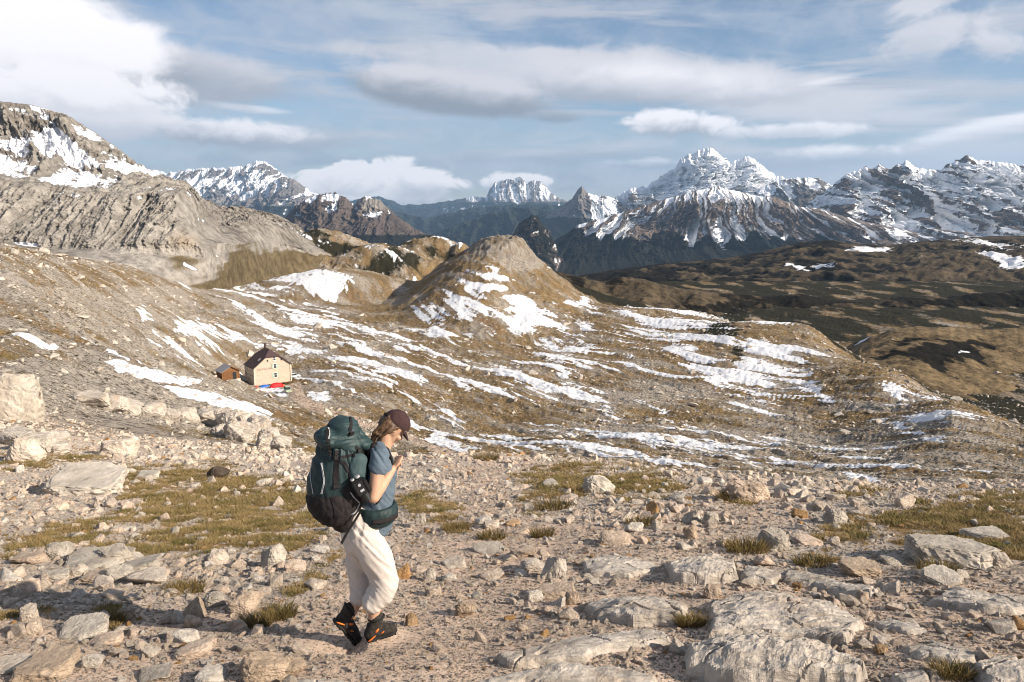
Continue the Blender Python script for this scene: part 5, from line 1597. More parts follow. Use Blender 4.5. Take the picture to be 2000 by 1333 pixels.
# --- body: head, neck, arms with hands, legs: one continuous mesh
hc = H(767, 833, 0.0)
TL = R(44)
hfv = hf_ * math.cos(TL) - UP * math.sin(TL); huv = hf_ * math.sin(TL) + UP * math.cos(TL)
V, Fc = [], []
ball(V, Fc, hc + huv * 0.015, hfv, hr_, huv, (0.098, 0.076, 0.108))
ball(V, Fc, hc + hfv * 0.040 - huv * 0.045, hfv, hr_, huv, (0.050, 0.056, 0.068))       # jaw
ball(V, Fc, hc + hfv * 0.072 - huv * 0.098, hfv, hr_, huv, (0.022, 0.024, 0.020))       # chin
ball(V, Fc, hc + hfv * 0.098 - huv * 0.030, hfv, hr_, huv, (0.020, 0.013, 0.022))       # nose
ball(V, Fc, hc + hfv * 0.088 - huv * 0.005, hfv, hr_, huv, (0.010, 0.010, 0.030))
ball(V, Fc, hc + hfv * 0.084 - huv * 0.066, hfv, hr_, huv, (0.013, 0.024, 0.010))       # lips
for sgn in (-1, 1):
    ball(V, Fc, hc + hr_ * (0.076 * sgn) - hfv * 0.006 - huv * 0.012, hfv, hr_, huv, (0.016, 0.007, 0.028))   # ears
    ball(V, Fc, hc + hfv * 0.070 + hr_ * (0.036 * sgn) - huv * 0.035, hfv, hr_, huv, (0.024, 0.026, 0.022))   # cheeks
tube(V, Fc, [hc - hfv * 0.02 - huv * 0.05, H(752, 862, 0), H(742, 884, 0)], [0.054, 0.055, 0.064])
tube(V, Fc, [H(741, 890, 0), H(736, 930, 0), H(728, 985, 0), H(712, 1030, 0)], [(0.08, 0.14), (0.10, 0.15), (0.095, 0.13), (0.10, 0.14)])
sh_r, el_r, wr_r = H(742, 887, 0.165), H(730, 972, 0.235), H(767, 916, 0.125)
tube(V, Fc, [sh_r, sh_r.lerp(el_r, 0.45), el_r], [0.048, 0.047, 0.039])
tube(V, Fc, [el_r, el_r.lerp(wr_r, 0.35), wr_r], [0.040, 0.040, 0.026])
sh_l, el_l, wr_l = H(744, 887, -0.165), H(752, 968, -0.225), H(772, 918, -0.115)
tube(V, Fc, [sh_l, sh_l.lerp(el_l, 0.45), el_l], [0.048, 0.047, 0.039])
tube(V, Fc, [el_l, el_l.lerp(wr_l, 0.35), wr_l], [0.040, 0.040, 0.026])


def hand(wr, el, inward):
    """palm on from the wrist, four unequal fingers curled back round the strap, thumb from the side of the palm"""
    d = (wr - el).normalized(); side = inward; nrm = d.cross(side).normalized()
    pal = wr + d * 0.05
    tube(V, Fc, [wr, wr + d * 0.035, wr + d * 0.078], [(0.017, 0.024), (0.017, 0.038), (0.015, 0.040)], nrm.cross(d), 12)
    ax = nrm.cross(d).normalized()
    for k, (off, ln) in enumerate(((-0.030, 0.9), (-0.010, 1.0), (0.011, 0.95), (0.030, 0.78))):
        b = wr + d * 0.080 + ax * off
        p1 = b + d * 0.026 * ln + side * 0.010; p2 = p1 + side * 0.026 * ln - d * 0.004; p3 = p2 - d * 0.022 * ln + side * 0.002
        tube(V, Fc, [b - d * 0.012, p1, p2, p3], [0.0095, 0.0090, 0.0085, 0.0078], ax, 8)
    t0 = wr + d * 0.030 - ax * 0.030
    tube(V, Fc, [t0, t0 - ax * 0.020 + d * 0.018 + side * 0.012, t0 - ax * 0.014 + d * 0.036 + side * 0.034], [0.0120, 0.0105, 0.0090], nrm, 8)


hand(wr_r, el_r, -hr_)
hand(wr_l, el_l, hr_)
# legs inside the trousers and bare calves
C_F, C_R = 0.085, -0.065
tube(V, Fc, [H(708, 1035, 0.07), H(740, 1100, C_F), H(752, 1132, C_F)], [0.085, 0.07, 0.055])
tube(V, Fc, [H(752, 1132, C_F), H(737, 1175, C_F), H(730, 1200, C_F), H(728, 1228, C_F)], [0.055, 0.050, 0.040, 0.036])
tube(V, Fc, [H(704, 1035, -0.07), H(701, 1100, C_R - .03), H(704, 1142, C_R - .03)], [0.075, 0.055, 0.045])
tube(V, Fc, [H(704, 1142, C_R - .03), H(699, 1170, C_R - .01), H(686, 1196, C_R), H(672, 1212, C_R)], [0.045, 0.046, 0.040, 0.038])
body = skin_over('body', V, Fc, 0.0062, 5, None, m_skin, person)
for sgn in (-1, 1):
    V, Fc = [], []
    e = hc + hfv * 0.083 + hr_ * (0.030 * sgn) - huv * 0.012
    ball(V, Fc, e, hfv, hr_, huv, (0.006, 0.014, 0.005)); mesh_obj('eye', V, Fc, m_black, person, True)
V, Fc = [], []
ball(V, Fc, hc + hfv * 0.0935 - huv * 0.066, hfv, hr_, huv, (0.004, 0.020, 0.004)); mesh_obj('mouth', V, Fc, plain_mat('lips', (0.42, 0.16, 0.12), 0.5), person, True)

# --- clothes
def folds(ax1, f1, ax2, f2, amp, seed):
    a1 = np.array(ax1); a2 = np.array(ax2)
    def fn(co):
        u = co @ a1; w = co @ a2
        wv = fbm(u * f1 * 0.4, w * f2, seed, 3)
        return amp * (fbm(u * f1 + wv, w * f2 + 0.6 * wv, seed + 1, 2, 0.4, ridged=True) - 0.25)
    return fn


V, Fc = [], []
tube(V, Fc, [H(732, 1019, 0), H(729, 990, 0), H(734, 945, 0), H(739, 905, 0), H(742, 886, 0)], [(0.118, 0.155), (0.125, 0.16), (0.132, 0.165), (0.125, 0.168), (0.075, 0.125)], None, 24)
for sg, (a, b) in ((1, (sh_r, el_r)), (-1, (sh_l, el_l))):
    e = a.lerp(b, 0.31)
    tube(V, Fc, [a - hr_ * (0.06 * sg) + UP * 0.012, a + hr_ * (0.004 * sg), a.lerp(b, 0.18), e], [0.056, 0.061, 0.061, 0.063], None, 16, True)
shirt = skin_over('shirt', V, Fc, 0.008, 5, folds((0.5, 0.3, -0.75), 4, (0.8, 0.2, 0.55), 14, 0.010, 31), m_shirt, person)
V, Fc = [], []
wc = H(706, 1018, 0)
tube(V, Fc, [H(706, 1010, 0), H(706, 1028, 0), H(707, 1048, 0)], [(0.128, 0.165), (0.142, 0.175), (0.138, 0.17)], None, 26)
tube(V, Fc, [H(712, 1040, 0.075), H(730, 1080, 0.10), H(747, 1115, C_F + .01), H(751, 1138, C_F + .01), H(741, 1160, C_F + .005), H(729, 1176, C_F)], [0.118, 0.108, 0.098, 0.098, 0.088, 0.076], None, 22)
tube(V, Fc, [H(702, 1042, -0.075), H(700, 1085, C_R - .03), H(702, 1120, C_R - .04), H(705, 1148, C_R - .03), H(703, 1166, C_R - .01)], [0.118, 0.092, 0.076, 0.070, 0.064], None, 22)
fa = folds((0.55, 0.1, -0.8), 1.7, (0.80, 0.25, 0.55), 10, 0.016, 41)
fb = folds((0.0, 0.0, 1.0), 2.5, (0.8, -0.6, 0.0), 22, 0.009, 43)
zt = H(706, 1040, 0).z; zb = H(735, 1150, C_F).z
trousers = skin_over('trousers', V, Fc, 0.0085, 4, lambda co: fa(co) + fb(co) * (sstep(co[:, 2], zt - 0.08, zt + 0.06) + 0.8 * sstep(co[:, 2], zb + 0.02, zb - 0.06)), m_trous, person)
V, Fc = [], []
tube(V, Fc, [H(708, 1012, 0), H(708, 1019, 0)], [(0.140, 0.176), (0.145, 0.18)], None, 28)
waistband = skin_over('waistband', V, Fc, 0.008, 3, fb, m_trous, trousers)

# cap: dome and brim
V, Fc = [], []
cc = hc + huv * 0.038 + hfv * 0.006
ball(V, Fc, cc, hfv, hr_, huv, (0.106, 0.087, 0.092))
cap_o = skin_over('cap', V, Fc, 0.007, 2, None, m_cap, person)
me = cap_o.data
bm = bmesh.new(); bm.from_mesh(me)
cut = cc - huv * 0.012
bmesh.ops.bisect_plane(bm, geom=bm.verts[:] + bm.edges[:] + bm.faces[:], plane_co=cut, plane_no=(-(huv * 0.97 - hfv * 0.10)).normalized(), clear_outer=True)
bm.to_mesh(me); bm.free()
V, Fc = [], []
nb = 15
for layer in (0.0, 0.004):
    for i in range(nb):
        a = -1.15 + 2.3 * i / (nb - 1)
        for rr, dn in ((1.0, 0.0), (1.25, 0.014), (1.48, 0.034)):
            k = 1.0 + (rr - 1.0) * max(math.cos(a) - 0.15, 0.12) * 1.12
            V.append(cc - huv * (0.012 + dn * max(math.cos(a), 0) + layer - 0.012 * (1 - math.cos(a))) + hfv * (0.100 * math.cos(a) * k) + hr_ * (0.082 * math.sin(a) * (1 + (k - 1) * 0.35)))
for L_ in (0, 1):
    for i in range(nb - 1):
        for j in range(2):
            b0 = L_ * nb * 3 + i * 3 + j
            q_ = (b0, b0 + 1, b0 + 4, b0 + 3); Fc.append(q_ if L_ == 0 else q_[::-1])
for i in range(nb - 1):
    for j in (0, 2):
        a0 = i * 3 + j; Fc.append((a0, a0 + 3, a0 + 3 + nb * 3, a0 + nb * 3))
mesh_obj('brim', V, Fc, m_cap, cap_o, True)
V, Fc = [], []
ball(V, Fc, cc + huv * 0.087, hfv, hr_, huv, (0.007, 0.007, 0.004)); mesh_obj('button', V, Fc, m_cap, cap_o, True)
V, Fc = [], []
tube(V, Fc, [cc - hfv * 0.10 - huv * 0.005 + hr_ * 0.04, cc - hfv * 0.112 - huv * 0.008, cc - hfv * 0.10 - huv * 0.005 - hr_ * 0.04], [(0.003, 0.009)] * 3, huv, 8); mesh_obj('cap_strap', V, Fc, m_black, cap_o)

# hair: side hair under the cap, and strands blown back into a loose tail
V, Fc = [], []
ball(V, Fc, hc - hfv * 0.030 - huv * 0.004, hfv, hr_, huv, (0.078, 0.081, 0.078))
rh = np.random.default_rng(3)
for k in range(60):
    c = rh.uniform(-0.05, 0.075)
    y0 = 812 + rh.uniform(0, 26)
    tube(V, Fc, [H(760, y0, c), H(746 + rh.normal(0, 1.5), y0 + 12 + rh.normal(0, 1.5), c), H(735 + rh.normal(0, 2), y0 * 0.4 + 0.6 * 838 + 12 + rh.normal(0, 2), c * 0.8), H(728 + rh.normal(0, 2.5), 860 + rh.normal(0, 4), c * 0.5)], [0.0085, 0.0085, 0.0075, 0.0035], None, 6)
for k in range(18):
    c = 0.074 + rh.normal(0, 0.004)
    tube(V, Fc, [H(775 + rh.normal(0, 2), 836 + rh.normal(0, 2.0), c), H(760 + rh.normal(0, 2), 843 + rh.normal(0, 2.0), c + 0.006), H(742 + rh.normal(0, 3), 852 + rh.normal(0, 3), c * 0.8)], [0.005, 0.0055, 0.004], None, 6)
hair = skin_over('hair', V, Fc, 0.0040, 1, None, m_hair, person)
V, Fc = [], []
for k in range(9):
    c = rh.uniform(-0.03, 0.08)
    a = H(752 + rh.normal(0, 6), 815 + rh.normal(0, 7), c); b_ = H(730 + rh.normal(0, 8), 830 + rh.normal(0, 10), c); e_ = H(716 + rh.normal(0, 8), 846 + rh.normal(0, 12), c)
    tube(V, Fc, [a, b_, e_], [0.0009, 0.0008, 0.0005], None, 4, False)
mesh_obj('loose_strands', V, Fc, m_hair, hair)


# --- boots
def boot(heel, toe, ank, c, name):
    hl, to, an = H(*heel, c), H(*toe, c), H(*ank, c)
    d = (to - hl).normalized(); nrm = hr_.cross(d).normalized()
    if nrm.z < 0: nrm = -nrm
    L_ = (to - hl).length
    V, Fc = [], []
    p = lambda t, h_: hl + d * (L_ * t) + nrm * h_
    tube(V, Fc, [p(0.12, 0.048), p(0.35, 0.055), p(0.62, 0.048), p(0.86, 0.036)], [(0.042, 0.038), (0.050, 0.042), (0.043, 0.047), (0.032, 0.042)], None, 14)
    tube(V, Fc, [p(0.20, 0.05), p(0.20, 0.05).lerp(an, 0.6), an], [(0.050, 0.043), (0.050, 0.045), (0.052, 0.048)], None, 14)
    up = skin_over(name, V, Fc, 0.007, 3, folds((1, 0, 0), 30, (0, 0.3, 1), 40, 0.003, 61), m_boot, person)
    V, Fc = [], []
    tube(V, Fc, [p(0.05, 0.012), p(0.3, 0.012), p(0.5, 0.011), p(0.75, 0.013), p(0.96, 0.018)], [(0.014, 0.040), (0.014, 0.041), (0.013, 0.039), (0.013, 0.049), (0.010, 0.034)], None, 14)
    for t in (0.06, 0.16, 0.26, 0.5, 0.6, 0.7, 0.8, 0.9):
        tube(V, Fc, [p(t, 0.0) - hr_ * 0.034, p(t, 0.0) + hr_ * 0.034], [0.008, 0.008], d, 6)
    skin_over('sole', V, Fc, 0.006, 1, None, m_sole, up)
    for (t, h_, rx, rz) in ((0.34, 0.078, 0.018, 0.011), (0.14, 0.030, 0.035, 0.007), (0.50, 0.052, 0.016, 0.006)):
        V, Fc = [], []
        ball(V, Fc, p(t, h_) + hr_ * 0.041, (d * 0.9 + nrm * 0.4).normalized(), hr_, nrm, (rx, 0.008, rz))
        mesh_obj('trim', V, Fc, m_accent, up, True)
    V, Fc = [], []
    for k in range(5):
        q_ = p(0.40 + 0.085 * k, 0.098 - 0.007 * k)
        tube(V, Fc, [q_ - hr_ * 0.026, q_ + nrm * 0.004, q_ + hr_ * 0.030 - nrm * 0.008], [0.0035] * 3, d, 6)
    mesh_obj('laces', V, Fc, m_lace, up)
    V, Fc = [], []
    q0 = an
    for k in range(17):
        w = 2 * math.pi * k / 16
        V.append(q0 + nrm.cross(hr_) * 0.054 * math.cos(w) + hr_ * 0.050 * math.sin(w))
    V2 = [Vector(v) for v in V]; V, Fc = [], []
    tube(V, Fc, V2, [0.008] * 17, UP, 8, False); mesh_obj('collar', V, Fc, m_sole, up, True)
    return up


boot((716, 1253), (776, 1233), (735, 1206), C_F, 'boot')
boot((650, 1212), (696, 1262), (683, 1190), C_R, 'boot')

# ------------------------------------------------------------------ backpack
pack = empty('backpack', H(660, 1015, 0))
set_props(pack, 'big teal trekking backpack with dark pockets worn by the hiker', 'backpack')


def ringed(rows, n=30): 
    V, Fc = [], []
    tube(V, Fc, [H(a, b, 0) for a, b, *_ in rows], [(r1, r2) for _, _, r1, r2 in rows], None, n)
    return V, Fc


V, Fc = ringed([(666, 1010, 0.085, 0.13), (660, 998, 0.135, 0.16), (655, 970, 0.180, 0.175), (655, 935, 0.190, 0.18), (660, 910, 0.175, 0.175), (666, 890, 0.150, 0.165)])
# bulging front pocket and side pads
ball(V, Fc, H(632, 945, 0.02), hf_, hr_, UP, (0.10, 0.13, 0.19))
ball(V, Fc, H(690, 925, 0.10), hf_, hr_, UP, (0.095, 0.085, 0.20))
main = skin_over('main_sack', V, Fc, 0.010, 8, folds((0.2, 0.1, 1.0), 3.5, (0.9, 0.3, 0), 11, 0.012, 71), m_teal, pack)
# cinched collar with deep vertical folds
V, Fc = ringed([(666, 900, 0.150, 0.160), (667, 888, 0.162, 0.168), (669, 876, 0.164, 0.166), (670, 866, 0.150, 0.155)])
coll_c = np.array(H(668, 880, 0))


def pleats(co):
    dlt = co - coll_c
    an = np.arctan2(dlt @ np.array(hr_), dlt @ np.array(hf_))
    return 0.018 * vnoise(an * 9 + 0.8 * fbm(co[:, 2] * 9, an * 2, 74, 2), co[:, 2] * 3.5, 75) + 0.006 * vnoise(an * 22, co[:, 2] * 7, 76)


collar = skin_over('storm_collar', V, Fc, 0.008, 2, pleats, m_teal2, pack)
# lid: rounded hood that overhangs the collar towards the back
V, Fc = ringed([(662, 876, 0.110, 0.130), (666, 866, 0.158, 0.165), (668, 855, 0.160, 0.165), (670, 848, 0.120, 0.135)], 30)
ball(V, Fc, H(638, 856, 0.02), hf_, hr_, UP, (0.075, 0.13, 0.075))
ball(V, Fc, H(704, 862, 0.03), (hf_ * 0.85 - UP * 0.5).normalized(), hr_, (UP * 0.85 + hf_ * 0.5).normalized(), (0.09, 0.12, 0.045))
lid = skin_over('lid', V, Fc, 0.009, 5, folds((0.75, 0.3, 0.3), 4, (-0.3, 0.4, 0.85), 15, 0.020, 81), m_teal2, pack)
# dark stretch pockets low on the pack
V, Fc = ringed([(668, 1013, 0.09, 0.135), (662, 1001, 0.150, 0.174), (658, 984, 0.192, 0.196), (657, 970, 0.204, 0.200)])
pocket = skin_over('stretch_pocket', V, Fc, 0.010, 5, folds((0, 0, 1), 8, (1, 0.2, 0), 14, 0.008, 85), m_mesh, pack)
V, Fc = [], []
ball(V, Fc, H(690, 962, 0.15), hf_, hr_, UP, (0.10, 0.06, 0.10))
skin_over('side_pocket', V, Fc, 0.009, 4, folds((0, 0, 1), 10, (1, 0.2, 0), 18, 0.007, 87), m_mesh, pack)
# side panel, its sunlight put into a paler teal
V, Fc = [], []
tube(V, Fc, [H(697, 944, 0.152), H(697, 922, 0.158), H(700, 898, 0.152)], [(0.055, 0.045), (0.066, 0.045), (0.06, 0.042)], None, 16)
skin_over('side_panel', V, Fc, 0.009, 4, folds((0, 0, 1), 4, (1, 0.2, 0), 10, 0.008, 89), m_lit_teal, pack)
V, Fc = [], []
tube(V, Fc, [H(717, 1000, 0), H(722, 940, 0), H(724, 885, 0)], [(0.035, 0.15), (0.032, 0.15), (0.03, 0.12)], None, 16)
skin_over('back_padding', V, Fc, 0.010, 3, None, m_mesh, pack)

from mathutils.bvhtree import BVHTree
_parts = [o for o in bpy.data.objects if o.parent in (pack,) and o.type == 'MESH']
_bv, _bf = [], []
for o in _parts:
    n0 = len(_bv)
    _bv += [v.co.copy() for v in o.data.vertices]; _bf += [[n0 + i for i in p.vertices] for p in o.data.polygons]
pack_tree = BVHTree.FromPolygons(_bv, _bf)


def webbing(name, pts, width, mat, parent, thick=0.004):
    """a strap that lies on the pack along a line of pixels"""
    path = []
    for k in range(len(pts) - 1):
        for i in range(6):
            f = i / 6; a = (pts[k][0] * (1 - f) + pts[k + 1][0] * f, pts[k][1] * (1 - f) + pts[k + 1][1] * f); path.append(a)
    path.append(pts[-1])
    P_ = []
    for (x, y) in path:
        s, t = px_dir(x, y); d = Vector((s, 1, t)).normalized()
        hit = pack_tree.ray_cast(CAMP, d)
        if hit[0] is not None: P_.append((hit[0], hit[1] if hit[1].dot(d) < 0 else -hit[1]))
    if len(P_) < 3: return
    pts3 = [p for p, _ in P_]
    for _ in range(2): pts3 = [pts3[0]] + [(pts3[i - 1] + pts3[i] * 2 + pts3[i + 1]) / 4 for i in range(1, len(pts3) - 1)] + [pts3[-1]]
    V, Fc = [], []
    for i, p in enumerate(pts3):
        t = (pts3[min(i + 1, len(pts3) - 1)] - pts3[max(i - 1, 0)]).normalized(); n = P_[i][1]; b = n.cross(t).normalized()
        for u_, h_ in ((-1, -0.004), (-1, thick), (1, thick), (1, -0.004)): V.append(p + b * (u_ * width / 2) + n * (h_ + 0.002))
    for i in range(len(pts3) - 1):
        for q in range(4):
            a = i * 4 + q; b2 = i * 4 + (q + 1) % 4
            Fc.append((a, b2, b2 + 4, a + 4))
    Fc += [(3, 2, 1, 0), tuple(len(V) - 4 + q for q in range(4))]
    return mesh_obj(name, V, Fc, mat, parent)


webbing('strap', [(641, 830), (639, 850), (643, 875), (646, 890)], 0.020, m_black, pack)
webbing('strap', [(684, 816), (686, 830), (683, 848)], 0.018, m_black, pack)
webbing('strap', [(658, 880), (658, 905), (656, 930), (657, 955)], 0.034, m_black, pack)
webbing('strap', [(648, 896), (664, 893), (678, 892), (694, 886)], 0.016, m_black, pack)
webbing('strap', [(662, 898), (674, 906), (681, 925), (684, 950)], 0.022, m_black, pack)
webbing('strap', [(628, 905), (634, 940), (628, 965)], 0.010, m_metal, pack)
webbing('strap', [(650, 972), (655, 990), (658, 1010)], 0.026, m_black, pack)
webbing('strap', [(694, 873), (706, 882), (717, 892)], 0.020, m_black, pack)
webbing('piping', [(684, 962), (694, 975), (702, 982)], 0.007, m_metal, pack, 0.004)
webbing('piping', [(702, 984), (694, 1000), (686, 1006)], 0.007, m_metal, pack, 0.004)
webbing('zip', [(641, 836), (644, 846), (642, 858)], 0.008, m_metal, pack, 0.004)
webbing('piping', [(610, 900), (606, 930), (612, 965)], 0.005, m_metal, pack, 0.003)
for (x, y, w_, h_) in ((658, 893, 0.022, 0.014), (690, 889, 0.018, 0.012), (686, 846, 0.014, 0.012), (657, 950, 0.020, 0.012), (700, 880, 0.014, 0.012)):
    s, t = px_dir(x, y); d = Vector((s, 1, t)).normalized(); hit = pack_tree.ray_cast(CAMP, d)
    if hit[0] is None: continue
    V, Fc = [], []
    n = hit[1] if hit[1].dot(d) < 0 else -hit[1]; b = n.cross(UP).normalized(); a = b.cross(n)
    c0 = hit[0] + n * 0.008
    for k in (-1, 1):
        for i in (-1, 1):
            for j in (-1, 1): V.append(c0 + b * (i * w_) + a * (j * h_) + n * (k * 0.006))
    Fc = [(0, 1, 3, 2), (4, 6, 7, 5), (0, 4, 5, 1), (2, 3, 7, 6), (0, 2, 6, 4), (1, 5, 7, 3)]
    mesh_obj('buckle', V, Fc, m_sole, pack)
# hanging strap ends
for pts in ([H(632, 990, 0.06), H(632, 1002, 0.06), H(633, 1013, 0.06)], [H(658, 1006, 0.12), H(659, 1016, 0.13), H(661, 1024, 0.13)], [H(757, 985, 0.13), H(758, 1004, 0.13), H(754, 1018, 0.14), H(747, 1031, 0.14)]):
    V, Fc = [], []
    tube(V, Fc, pts, [(0.0025, 0.010)] * len(pts), hf_, 8); mesh_obj('strap_end', V, Fc, m_black, pack)
# shoulder straps
for sg in (1, -1):
    V, Fc = [], []
    pts = [H(717, 905, 0.10 * sg), H(719, 882, 0.115 * sg), H(727, 870, 0.118 * sg), H(741, 868, 0.112 * sg), H(755, 878, 0.105 * sg), H(764, 897, 0.10 * sg), H(766, 925, 0.11 * sg), H(757, 955, 0.14 * sg), H(735, 985, 0.165 * sg)]
    tube(V, Fc, pts, [(0.012, 0.024), (0.015, 0.032), (0.017, 0.034), (0.017, 0.034), (0.016, 0.033), (0.014, 0.030), (0.012, 0.026), (0.006, 0.016), (0.006, 0.014)], hr_, 12)
    skin_over('shoulder_strap', V, Fc, 0.007, 4, None, m_black, pack)
# padded hip belt round the waist
V, Fc = [], []
pts = []
wc = H(730, 993, 0)
for k in range(21):
    w = -2.75 + 5.5 * k / 20
    pts.append(wc + hf_ * (0.142 * math.cos(w)) + hr_ * (0.182 * math.sin(w)) + UP * (-0.012 * math.sin(w) ** 2))
tube(V, Fc, pts, [(0.018 + 0.010 * min(1, abs(math.sin(-2.75 + 5.5 * k / 20))), 0.044 + 0.022 * min(1, abs(math.sin(-2.75 + 5.5 * k / 20)))) for k in range(21)], UP, 12)
belt = skin_over('hip_belt', V, Fc, 0.008, 4, folds((0, 0, 1), 14, (1, 0.3, 0), 10, 0.005, 95), m_teal, pack)
V, Fc = [], []
bp = [wc + hf_ * (0.168 * math.cos(w)) + hr_ * (0.212 * math.sin(w)) + UP * (-0.02) for w in (0.7, 1.0, 1.3, 1.6, 1.9)]
tube(V, Fc, bp, [(0.006, 0.018)] * 5, UP, 8); mesh_obj('belt_pocket', V, Fc, m_mesh, belt, True)

# ------------------------------------------------------------------ camera clipped beside her arm
cm = empty('compact_camera', H(702, 950, 0.22))
set_props(cm, 'black camera with silver dials clipped between pack and arm', 'camera')


def box(name, c, ax, ay, az, r, mat, parent, bev=0.0):
    bm = bmesh.new(); bmesh.ops.create_cube(bm, size=2.0)
    if bev: 
        for v in bm.verts: v.co = Vector((v.co.x * r[0], v.co.y * r[1], v.co.z * r[2]))
        bmesh.ops.bevel(bm, geom=bm.edges[:], offset=bev, segments=2, affect='EDGES')
    M = Matrix((Vector(ax), Vector(ay), Vector(az))).transposed()
    for v in bm.verts: v.co = Vector(c) + M @ (v.co if bev else Vector((v.co.x * r[0], v.co.y * r[1], v.co.z * r[2])))
    me = bpy.data.meshes.new(name); bm.to_mesh(me); bm.free(); me.materials.append(mat)
    o = bpy.data.objects.new(name, me); ROOT.objects.link(o)
    if parent: attach(o, parent)
    return o


def cyl(name, a, b, r0, r1, mat, parent, n=18):
    a, b = Vector(a), Vector(b); t = (b - a).normalized(); s_ = t.orthogonal().normalized(); q_ = t.cross(s_)
    V = [a + s_ * (r0 * math.cos(6.2832 * k / n)) + q_ * (r0 * math.sin(6.2832 * k / n)) for k in range(n)] + [b + s_ * (r1 * math.cos(6.2832 * k / n)) + q_ * (r1 * math.sin(6.2832 * k / n)) for k in range(n)]
    Fc = [(k, (k + 1) % n, n + (k + 1) % n, n + k) for k in range(n)] + [tuple(reversed(range(n))), tuple(range(n, 2 * n))]
    return mesh_obj(name, V, Fc, mat, parent)


ku = (UP * 0.9 - hf_ * 0.45).normalized(); kf = (hf_ * 0.9 + UP * 0.45).normalized(); kc = H(703, 951, 0.235)
box('body', kc, kf, hr_, ku, (0.042, 0.028, 0.058), m_cam, cm, 0.010)
box('grip', kc + kf * 0.042 - ku * 0.01, kf, hr_, ku, (0.014, 0.036, 0.05), m_cam, cm, 0.008)
cyl('lens', kc - ku * 0.05, kc - ku * 0.105, 0.033, 0.036, m_cam, cm)
dl = cyl('dial', kc + ku * 0.064 + kf * 0.018, kc + ku * 0.080 + kf * 0.018, 0.016, 0.016, m_metal, cm)
cyl('dial', kc + ku * 0.064 - kf * 0.020, kc + ku * 0.076 - kf * 0.020, 0.013, 0.013, m_metal, cm)
cyl('button', kc + hr_ * 0.030 + ku * 0.025, kc + hr_ * 0.036 + ku * 0.025, 0.010, 0.010, m_metal, cm)
box('name_plate', kc + hr_ * 0.031 - ku * 0.018, kf, hr_, ku, (0.014, 0.002, 0.008), m_metal, cm)

# folded pole hanging from the pack
pole = empty('trekking_pole', H(664, 1063, 0.20))
set_props(pole, 'thin black pole hanging from the pack behind the hiker hip', 'pole')
cyl('shaft', H(704, 1000, 0.22), H(676, 1045, 0.22), 0.0075, 0.0075, m_black, pole, 12)
cyl('tip', H(676, 1045, 0.22), H(667, 1062, 0.22), 0.0095, 0.0085, m_sole, pole, 12)
bpy.data.scenes.remove(TMP)

# ------------------------------------------------------------------ the mountain hut and what stands round it
m_plaster = plain_mat('pink_beige_plaster', (0.50, 0.405, 0.32), 0.95, 0.1, 0.10, 1.2, 0.02)
m_stonew = plain_mat('pale_quoin_stone', (0.60, 0.50, 0.41), 0.95, 0.1, 0.12, 2.0, 0.02)
m_roof = plain_mat('dark_red_brown_roof', (0.075, 0.045, 0.045), 0.7, 0.3, 0.2, 1.5, 0.02)
m_green = plain_mat('pale_green_shutter', (0.36, 0.44, 0.36), 0.8, 0.2, 0.1, 3, 0)
m_whitep = plain_mat('white_paint', (0.78, 0.77, 0.74), 0.7, 0.3, 0.05, 3, 0)
m_pane = plain_mat('window_pane', (0.03, 0.035, 0.04), 0.1, 0.6, 0.1, 3, 0)
m_wood = plain_mat('brown_boards', (0.20, 0.095, 0.04), 0.85, 0.2, 0.3, 4, 0.02)
m_greyroof = plain_mat('grey_shed_roof', (0.30, 0.29, 0.30), 0.8, 0.2, 0.15, 3, 0.01)
m_letter = plain_mat('faded_lettering', (0.30, 0.235, 0.18), 0.95, 0.1, 0.1, 3, 0)

HA = R(38)
g_ = Vector((math.cos(HA), math.sin(HA), 0)); s__ = Vector((-math.sin(HA), math.cos(HA), 0))
A0 = on_ground(498, 754); A0.z -= 0.25
hut = empty('mountain_hut', A0)
set_props(hut, 'tall beige mountain hut with dark red half hipped roof', 'hut')
HW, HL, HE, HG, HR, HH = 12.6, 8.2, 6.2, 9.2, 11.4, 2.2


def hp(u, d, z): return A0 + g_ * u + s__ * d + UP * z


def slab(name, pts, thick, mat, parent, up=None):
    pts = [Vector(p) for p in pts]
    n = (pts[1] - pts[0]).cross(pts[2] - pts[0]).normalized()
    if up is not None and n.dot(up) < 0: n = -n
    V = pts + [p - n * thick for p in pts]; k = len(pts)
    Fc = [tuple(range(k)), tuple(reversed(range(k, 2 * k)))] + [(i, k + i, k + (i + 1) % k, (i + 1) % k) for i in range(k)]
    o = mesh_obj(name, V, Fc, mat, parent)
    bm = bmesh.new(); bm.from_mesh(o.data); bmesh.ops.recalc_face_normals(bm, faces=bm.faces); bm.to_mesh(o.data); bm.free()
    return o


